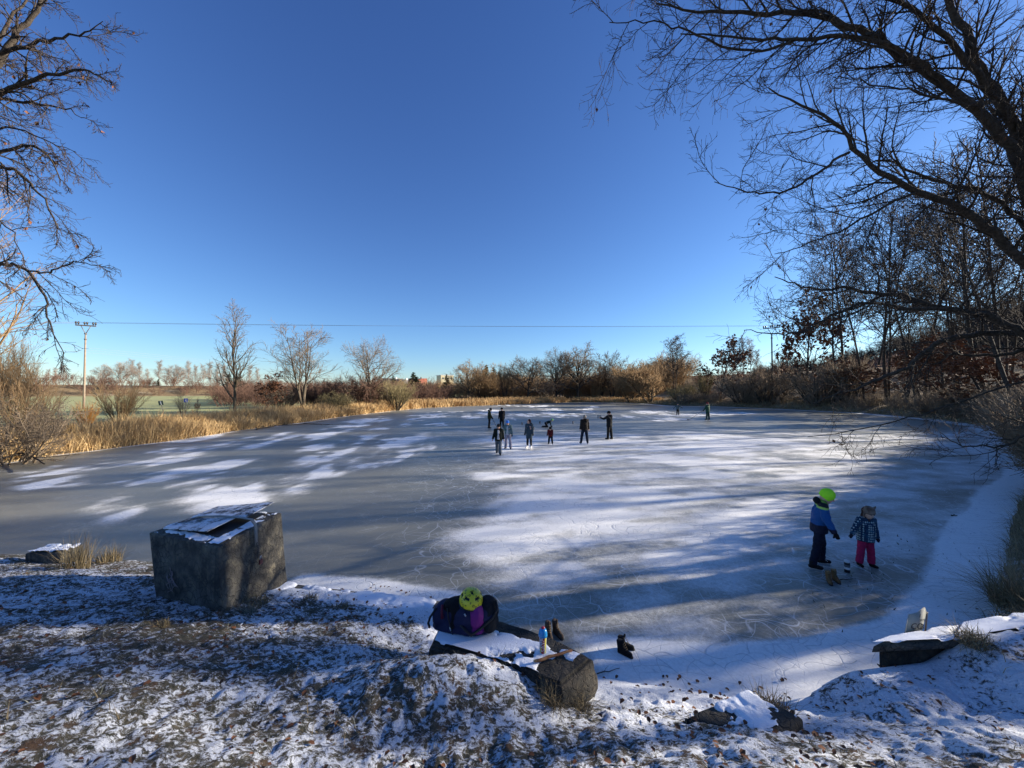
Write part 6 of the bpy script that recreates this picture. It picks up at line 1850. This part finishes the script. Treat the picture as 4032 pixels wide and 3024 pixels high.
c = s.mix(s.mr(xx_, 0.004, 0.006), c, (0.45, 0.50, 0.58))
xy_ = s.math('ADD', sep.outputs[0], s.math('MULTIPLY', sep.outputs[2], -0.03))
c = s.mix(s.math('MULTIPLY', s.mr(xy_, 0.010, 0.012), s.mr(xy_, 0.024, 0.026, 1, 0)), c, (0.62, 0.55, 0.08))
c = s.mix(s.math('MULTIPLY', s.mr(sep.outputs[2], 0.055, 0.060, 1, 0), s.mr(xx_, -0.018, -0.020)), c, (0.50, 0.42, 0.08))
slv = s.out(c, 0.3, 0.5)
lathe('sleeve', [(0.001, 0), (0.027, 0), (0.029, 0.004), (0.031, 0.07), (0.034, 0.148), (0.034, 0.15), (0.001, 0.151)], slv, bot)
cap = lathe('cap', [(0.034, 0.142), (0.040, 0.145), (0.0415, 0.158), (0.040, 0.163), (0.039, 0.180), (0.033, 0.198), (0.022, 0.211), (0.010, 0.2165), (0.001, 0.2175)], mat('cap_blue', (0.015, 0.24, 0.55), 0.22, 0.6), bot)
lathe('spout', [(0.017, 0.212), (0.017, 0.222), (0.013, 0.226), (0.001, 0.227)], mat('spout_red', (0.35, 0.02, 0.04), 0.35, 0.5), bot)
mw = Matrix.Translation((-0.004, -0.0335, 0.085)) @ Matrix.Rotation(R(90), 4, 'X') @ Matrix.Rotation(R(90 + 6), 4, 'Z')
text_obj('SAVA', 0.052, mw, mat('logo_white', (0.62, 0.55, 0.58), 0.4), bot)

# peeled stick on the stone
a, b = gat(2106, 2604, RZ + 0.035), gat(2250, 2560, RZ + 0.035)
rg = np.random.default_rng(4)
pts = [a.lerp(b, t) + Vector((rg.normal() * .003, rg.normal() * .003, rg.normal() * .002)) for t in np.linspace(0, 1, 9)]
wst = thing('wood_stick', 'short reddish brown stick lying on the snowy stone', 'stick', (0, 0, 0))
tube_obj('bark', pts, [0.012, 0.014, 0.013, 0.014, 0.012, 0.012, 0.012, 0.011, 0.009], mat('stick_bark', (0.17, 0.07, 0.035), 0.8, 0.2, col2=(0.28, 0.16, 0.08), scale=25), wst, 8)
tube_obj('cut_end', [pts[0] + (pts[0] - pts[1]).normalized() * 0.008, pts[0] - (pts[0] - pts[1]).normalized() * 0.01], [0.010, 0.0125], mat('stick_wood', (0.45, 0.33, 0.17), 0.7), wst, 8)

# bottle / can between the children and small goal cans
def can(label, px_, py_, r_, h_, cols, group=None, name='drink_can'):
    p_ = gat(px_, py_, 0.0)
    t = thing(name, label, 'can', (p_.x, p_.y, 0), 0, group)
    n = len(cols); z = 0.0
    for k, (c_, f) in enumerate(cols):
        z1 = z + f * h_
        lathe('band', [(0.001, z)] * (k == 0) + [(r_, z + .0005), (r_, z1)] + [(r_ * .8, z1 + .006), (.001, z1 + .007)] * (k == n - 1), c_, t, 16)
        z = z1
    return t
cw, cb, cg_ = mat('can_white', (0.6, 0.6, 0.6), .35, .5), mat('can_black', (0.015, 0.015, 0.02), .4, .5), mat('can_grey', (0.10, 0.11, 0.12), .4, .5)
can('black and white flask standing on the ice between boy and girl', 3336, 2252, 0.040, 0.19, [(cb, .25), (cw, .2), (cg_, .2), (cb, .2), (cw, .15)], name='flask')
for lb, a_, b_ in (('dark can standing on the ice left of the woman in the slate coat', 2056, 1672), ('dark can on the ice left of the kneeling child', 2126, 1668), ('dark can on the ice right behind the woman in the slate coat', 2101, 1691), ('dark can on the ice right of the kneeling child', 2256, 1668)):
    can(lb, a_, b_, 0.06, 0.22, [(cg_, .5), (cb, .5)], 'cans marking goals on the ice')

# dead branches on the ice and bank
def dead_branch(label, pxs, z, r, seed, K=10, nk=5):
    rg = np.random.default_rng(seed)
    pts = [gat(a_, b_, z) for a_, b_ in pxs]
    Q, rr_, L = poly_limb(pts, [r, r * .4], K)
    Q[..., 2] += np.abs(rg.normal(size=Q.shape[:2])) * r
    A = kids(Q, rr_, nk, rg, 0.2, 1, (20, 50), (0.25, 0.5), 5, 0.15, 0.0, 0.6, r * .25)
    A[0][..., 2] = np.maximum(A[0][..., 2] * 0.3 + z * .7, z + r * .3)
    V, F = merge([tubes(Q, rr_, 6), tubes(*A, 4)])
    return tag(link('fallen_branch', mesh_np('fallen_branch', V, F, M['bark'], True)), label, 'branch')


dead_branch('long thin dead branch lying on the ice before the left reeds', [(1010, 1690), (1090, 1678), (1200, 1668), (1310, 1672)], 0.05, 0.05, 1, 12, 9)
dead_branch('forked dead branch sticking out over the ice from the left thicket', [(0, 1810), (60, 1790), (130, 1800), (175, 1830)], 0.25, 0.05, 2)
dead_branch('short dark twig on the ice beside the tan boots', [(3308, 2287), (3345, 2280), (3370, 2279)], 0.01, 0.008, 3, 6, 1)
dead_branch('short twig on grey ice right of the little girl', [(3745, 2030), (3770, 2034)], 0.01, 0.02, 4, 5, 1)
dead_branch('thin twig on the snow right of the concrete box', [(1170, 2330), (1205, 2345), (1215, 2375)], 0.13, 0.006, 5, 7, 3)
dead_branch('long curved twig on the snow below the black boots', [(2350, 2655), (2400, 2645), (2440, 2632)], 0.01, 0.006, 6, 7, 1)

# ------------------------------------------------------------------ utility poles and wires
def pole(label, p, ztop, rz, pm):
    t = thing('utility_pole', label, 'utility pole', (p.x, p.y, hz(p.x, p.y)), rz)
    z0 = -0.3; H = ztop - hz(p.x, p.y) - 0.9
    tube_obj('post', [(0, 0, z0), (0, 0, H * .5), (0, 0, H - 0.6)], [0.17, 0.14, 0.11], pm, t, 10)
    tube_obj('collar', [(0, 0, H - 1.3), (0, 0, H - 1.15)], 0.20, M['metal'], t, 10)
    tube_obj('collar', [(0, 0, H - 0.55), (0, 0, H - 0.4)], 0.19, M['metal'], t, 10)
    tube_obj('brace', [(0, 0, H - 0.5), (-0.62, 0, H + 0.62)], 0.055, M['metal'], t, 6)
    tube_obj('brace', [(0, 0, H - 0.5), (0.62, 0, H + 0.62)], 0.055, M['metal'], t, 6)
    link('crossarm', box_mesh('crossarm', [(-1.35, -.08, H + .60), (1.35, -.08, H + .60), (1.35, .08, H + .60), (-1.35, .08, H + .60)], [(-1.35, -.08, H + .76), (1.35, -.08, H + .76), (1.35, .08, H + .76), (-1.35, .08, H + .76)], M['metal'], 0.01), t)
    for x_ in (-1.28, -0.95, -0.17, 0.17, 0.95, 1.28):
        tube_obj('insulator', [(x_, 0, H + .76), (x_, 0, H + .86), (x_, 0, H + .90), (x_, 0, H + 1.12), (x_, 0, H + 1.2)], [0.05, 0.05, 0.13, 0.13, 0.07], cg2, t, 8)
    return t, H


cg2 = mat('insulator_glaze', (0.035, 0.022, 0.018), 0.3, 0.5)
pmat = mat('pole_concrete', (0.27, 0.21, 0.155), 0.85, 0.2, col2=(0.21, 0.165, 0.125), scale=4)
pL = at(338, 1280, 52); pR = at(3038, 1290, 71)
tL, hL = pole('concrete utility pole with a double insulator crossarm in the field at the left', Vector((pL.x, pL.y, 0)), pL.z + 0.15, R(30), pmat)
tL.scale = (0.75, 1, 1)
tR, hR = pole('dark utility pole with crossarm on the right hillside', Vector((pR.x, pR.y, 0)), pR.z + 0.15, R(-42), mat('pole_wood', (0.09, 0.07, 0.055), 0.9, 0.2))
zl, zr = pL.z + 0.35, pR.z + 0.35
wires = thing('overhead_wire', 'three thin overhead wires crossing the sky between the two utility poles', 'power line', (0, 0, 0))
wm = mat('wire_grey', (0.25, 0.27, 0.30), 0.6, 0.4)
for x_ in (-0.85, 0.0, 0.85):
    a = Vector((pL.x + x_ * math.cos(R(30)), pL.y + x_ * math.sin(R(30)), zl)); b = Vector((pR.x + x_ * math.cos(R(-42)), pR.y + x_ * math.sin(R(-42)), zr))
    tube_obj('wire', [a.lerp(b, t) + Vector((0, 0, -0.9 * 4 * t * (1 - t) * 0.35)) for t in np.linspace(0, 1, 41)], 0.010, wm, wires, 4)
    c_ = a + Vector((-60, -8, -2.0))
    tube_obj('wire', [a.lerp(c_, t) for t in np.linspace(0, 1, 9)], 0.013, wm, wires, 4)
wires2 = thing('overhead_wire', 'faint lower wires slanting down to the right behind the left pole', 'power line', (0, 0, 0))
for k in range(3):
    a, b = at(60, 1340 + 12 * k, 90), at(860, 1422 + 5 * k, 190)
    tube_obj('wire', [a.lerp(b, t) for t in np.linspace(0, 1, 13)], 0.02, wm, wires2, 4)
# short dark pole of the village
p = at(1768, 1480, 150)
vp = thing('utility_pole', 'thin weathered pole among the village trees', 'utility pole', (p.x, p.y, hz(p.x, p.y)))
tube_obj('post', [(0, 0, -0.2), (0, 0, p.z - hz(p.x, p.y))], [0.22, 0.16], pmat, vp, 8)
tube_obj('crossarm', [(-1.1, 0, p.z - hz(p.x, p.y) - 0.8), (1.1, 0, p.z - hz(p.x, p.y) - 0.9)], 0.07, M['metal'], vp, 6)

# two small signs at the field edge
def sign(label, px_, pyt, pyb, D_, lean_, face_m, mark):
    c_ = at(px_, (pyt + pyb) / 2, D_); zb = hz(c_.x, c_.y)
    t = thing('small_sign', label, 'sign', (c_.x, c_.y, zb)); t.rotation_euler = (0, R(lean_), R(28))
    H_ = c_.z - zb; hs_ = (pyb - pyt) / FPX * D_ / 2; ws_ = hs_ * 0.85
    tube_obj('post', [(0, 0.03, -0.1), (0, 0.03, H_ + hs_ * .6)], 0.03, M['metal'], t, 6)
    link('panel', box_mesh('panel', [(-ws_, -.012, H_ - hs_), (ws_, -.012, H_ - hs_), (ws_, .0, H_ - hs_), (-ws_, .0, H_ - hs_)], [(-ws_, -.012, H_ + hs_), (ws_, -.012, H_ + hs_), (ws_, .0, H_ + hs_), (-ws_, .0, H_ + hs_)], face_m, 0.003), t)
    mk = mat('sign_mark', (0.6, 0.62, 0.6), .6)
    sh_ = [[(-.15, -.9), (.2, -.9), (.15, .7), (-.2, .75)]] if mark == 0 else [[(-.18, .1), (.12, .1), (.05, .75), (-.1, .75)], [(-.35, -.5), (.3, -.5), (.2, .1), (-.2, .1)], [(.3, -.85), (.75, -.85), (.6, -.4), (.3, -.5)]]
    for poly in sh_:
        V = np.array([(a * ws_, -0.016, H_ + b * hs_) for a, b in poly]); V = np.concatenate([V, V + np.array([0, .003, 0])])
        link('mark', mesh_np('mark', V, [np.array([[0, 1, 2, 3], [7, 6, 5, 4]]), np.array([[i, (i + 1) % 4, 4 + (i + 1) % 4, 4 + i][::-1] for i in range(4)])], mk), t)


sign('small dark sign on a leaning post at the edge of the green field', 647, 1577, 1594, 40, -12, mat('sign_dark', (0.05, 0.07, 0.06), .5), 0)
sign('small blue sign with a pale figure right of the dark one', 729, 1569, 1584, 38, 2, mat('sign_blue', (0.03, 0.06, 0.30), .5), 1)

# ------------------------------------------------------------------ village behind the middle trees
def house(label, px_, pyt, pyb, D_, w, dpt, wall_c, roof_c, rz=0.0, flat=False, nwin=(3, 2), roofh=None):
    c_ = at(px_, pyb, D_); ct_ = at(px_, pyt, D_)
    z0 = hz(c_.x, c_.y) - 0.3
    H_ = ct_.z - z0
    rh = 0 if flat else (roofh or min(H_ * .45, w * .45))
    wh = H_ - rh
    t = thing('house' if not flat else 'apartment_block', label, 'house' if not flat else 'building', (c_.x, c_.y, z0), rz)
    w2, d2 = w / 2, dpt / 2
    link('wall', box_mesh('wall', [(-w2, -d2, 0), (w2, -d2, 0), (w2, d2, 0), (-w2, d2, 0)], [(-w2, -d2, wh), (w2, -d2, wh), (w2, d2, wh), (-w2, d2, wh)], wall_c, 0), t)
    if flat:
        rf = link('roof', box_mesh('roof', [(-w2 - .2, -d2 - .2, wh + .003), (w2 + .2, -d2 - .2, wh + .003), (w2 + .2, d2 + .2, wh + .003), (-w2 - .2, d2 + .2, wh + .003)], [(-w2 - .2, -d2 - .2, wh + .4), (w2 + .2, -d2 - .2, wh + .4), (w2 + .2, d2 + .2, wh + .4), (-w2 - .2, d2 + .2, wh + .4)], roof_c, 0), t)
    else:
        V = [(-w2 - .3, -d2 - .4, wh), (w2 + .3, -d2 - .4, wh), (w2 + .3, d2 + .4, wh), (-w2 - .3, d2 + .4, wh), (-w2 - .3, 0, wh + rh), (w2 + .3, 0, wh + rh)]
        rf = link('roof', mesh_np('roof', np.array(V), [np.array([[0, 1, 5, 4], [2, 3, 4, 5], [3, 2, 1, 0]]), np.array([[0, 4, 3], [1, 2, 5]])], roof_c), t)
    link('chimney', box_mesh('chimney', [(w * .15, -.3, wh), (w * .15 + .6, -.3, wh), (w * .15 + .6, .3, wh), (w * .15, .3, wh)], [(w * .15, -.3, H_ + .7), (w * .15 + .6, -.3, H_ + .7), (w * .15 + .6, .3, H_ + .7), (w * .15, .3, H_ + .7)], wall_c, 0), rf)
    for j in range(nwin[1]):
        for i in range(nwin[0]):
            xw = -w2 + (i + .5) * w / nwin[0]; zw = (j + .55) * wh / nwin[1]
            fm = link('window', box_mesh('window', [(xw - .55, -d2 - .05, zw - .6), (xw + .55, -d2 - .05, zw - .6), (xw + .55, -d2 + .05, zw - .6), (xw - .55, -d2 + .05, zw - .6)], [(xw - .55, -d2 - .05, zw + .6), (xw + .55, -d2 - .05, zw + .6), (xw + .55, -d2 + .05, zw + .6), (xw - .55, -d2 + .05, zw + .6)], wfr, 0), t)
            link('pane', box_mesh('pane', [(xw - .45, -d2 - .07, zw - .5), (xw + .45, -d2 - .07, zw - .5), (xw + .45, -d2 - .055, zw - .5), (xw - .45, -d2 - .055, zw - .5)], [(xw - .45, -d2 - .07, zw + .5), (xw + .45, -d2 - .07, zw + .5), (xw + .45, -d2 - .055, zw + .5), (xw - .45, -d2 - .055, zw + .5)], pane_m, 0), fm)
    return t


wfr = mat('window_frame', (0.5, 0.48, 0.45), .6); pane_m = mat('window_pane', (0.03, 0.04, 0.05), .15, .6)
ww, wy, wor = mat('wall_white', (0.72, 0.70, 0.64), .9), mat('wall_cream', (0.62, 0.55, 0.36), .9), mat('wall_yellow', (0.70, 0.45, 0.16), .9)
rred, rgrey = mat('roof_red', (0.26, 0.08, 0.05), .9, col2=(0.18, 0.06, 0.04), scale=3), mat('roof_grey', (0.12, 0.12, 0.12), .9)
house('white gabled house with grey roof at the left end of the village', 1545, 1490, 1540, 190, 12, 8, ww, rgrey, R(50), nwin=(3, 1))
house('red roofed house behind the brown scrub left of the spruce', 1645, 1490, 1545, 180, 8, 7, wy, rred, R(10))
house('second white gabled house right of the first one', 1590, 1494, 1540, 185, 9, 7, ww, rgrey, R(55), nwin=(2, 1))
house('cream block of flats above the village trees', 1752, 1480, 1545, 230, 8, 8, wy, ww, R(30), flat=True, nwin=(3, 3))
house('house with a large red roof behind the dark trees below the spruces', 1935, 1494, 1560, 165, 10, 9, wy, rred, R(5), roofh=4.2)
house('sunlit yellow gable glimpsed through the middle trees', 1995, 1494, 1550, 160, 5, 8, wor, rred, R(60), nwin=(1, 1))
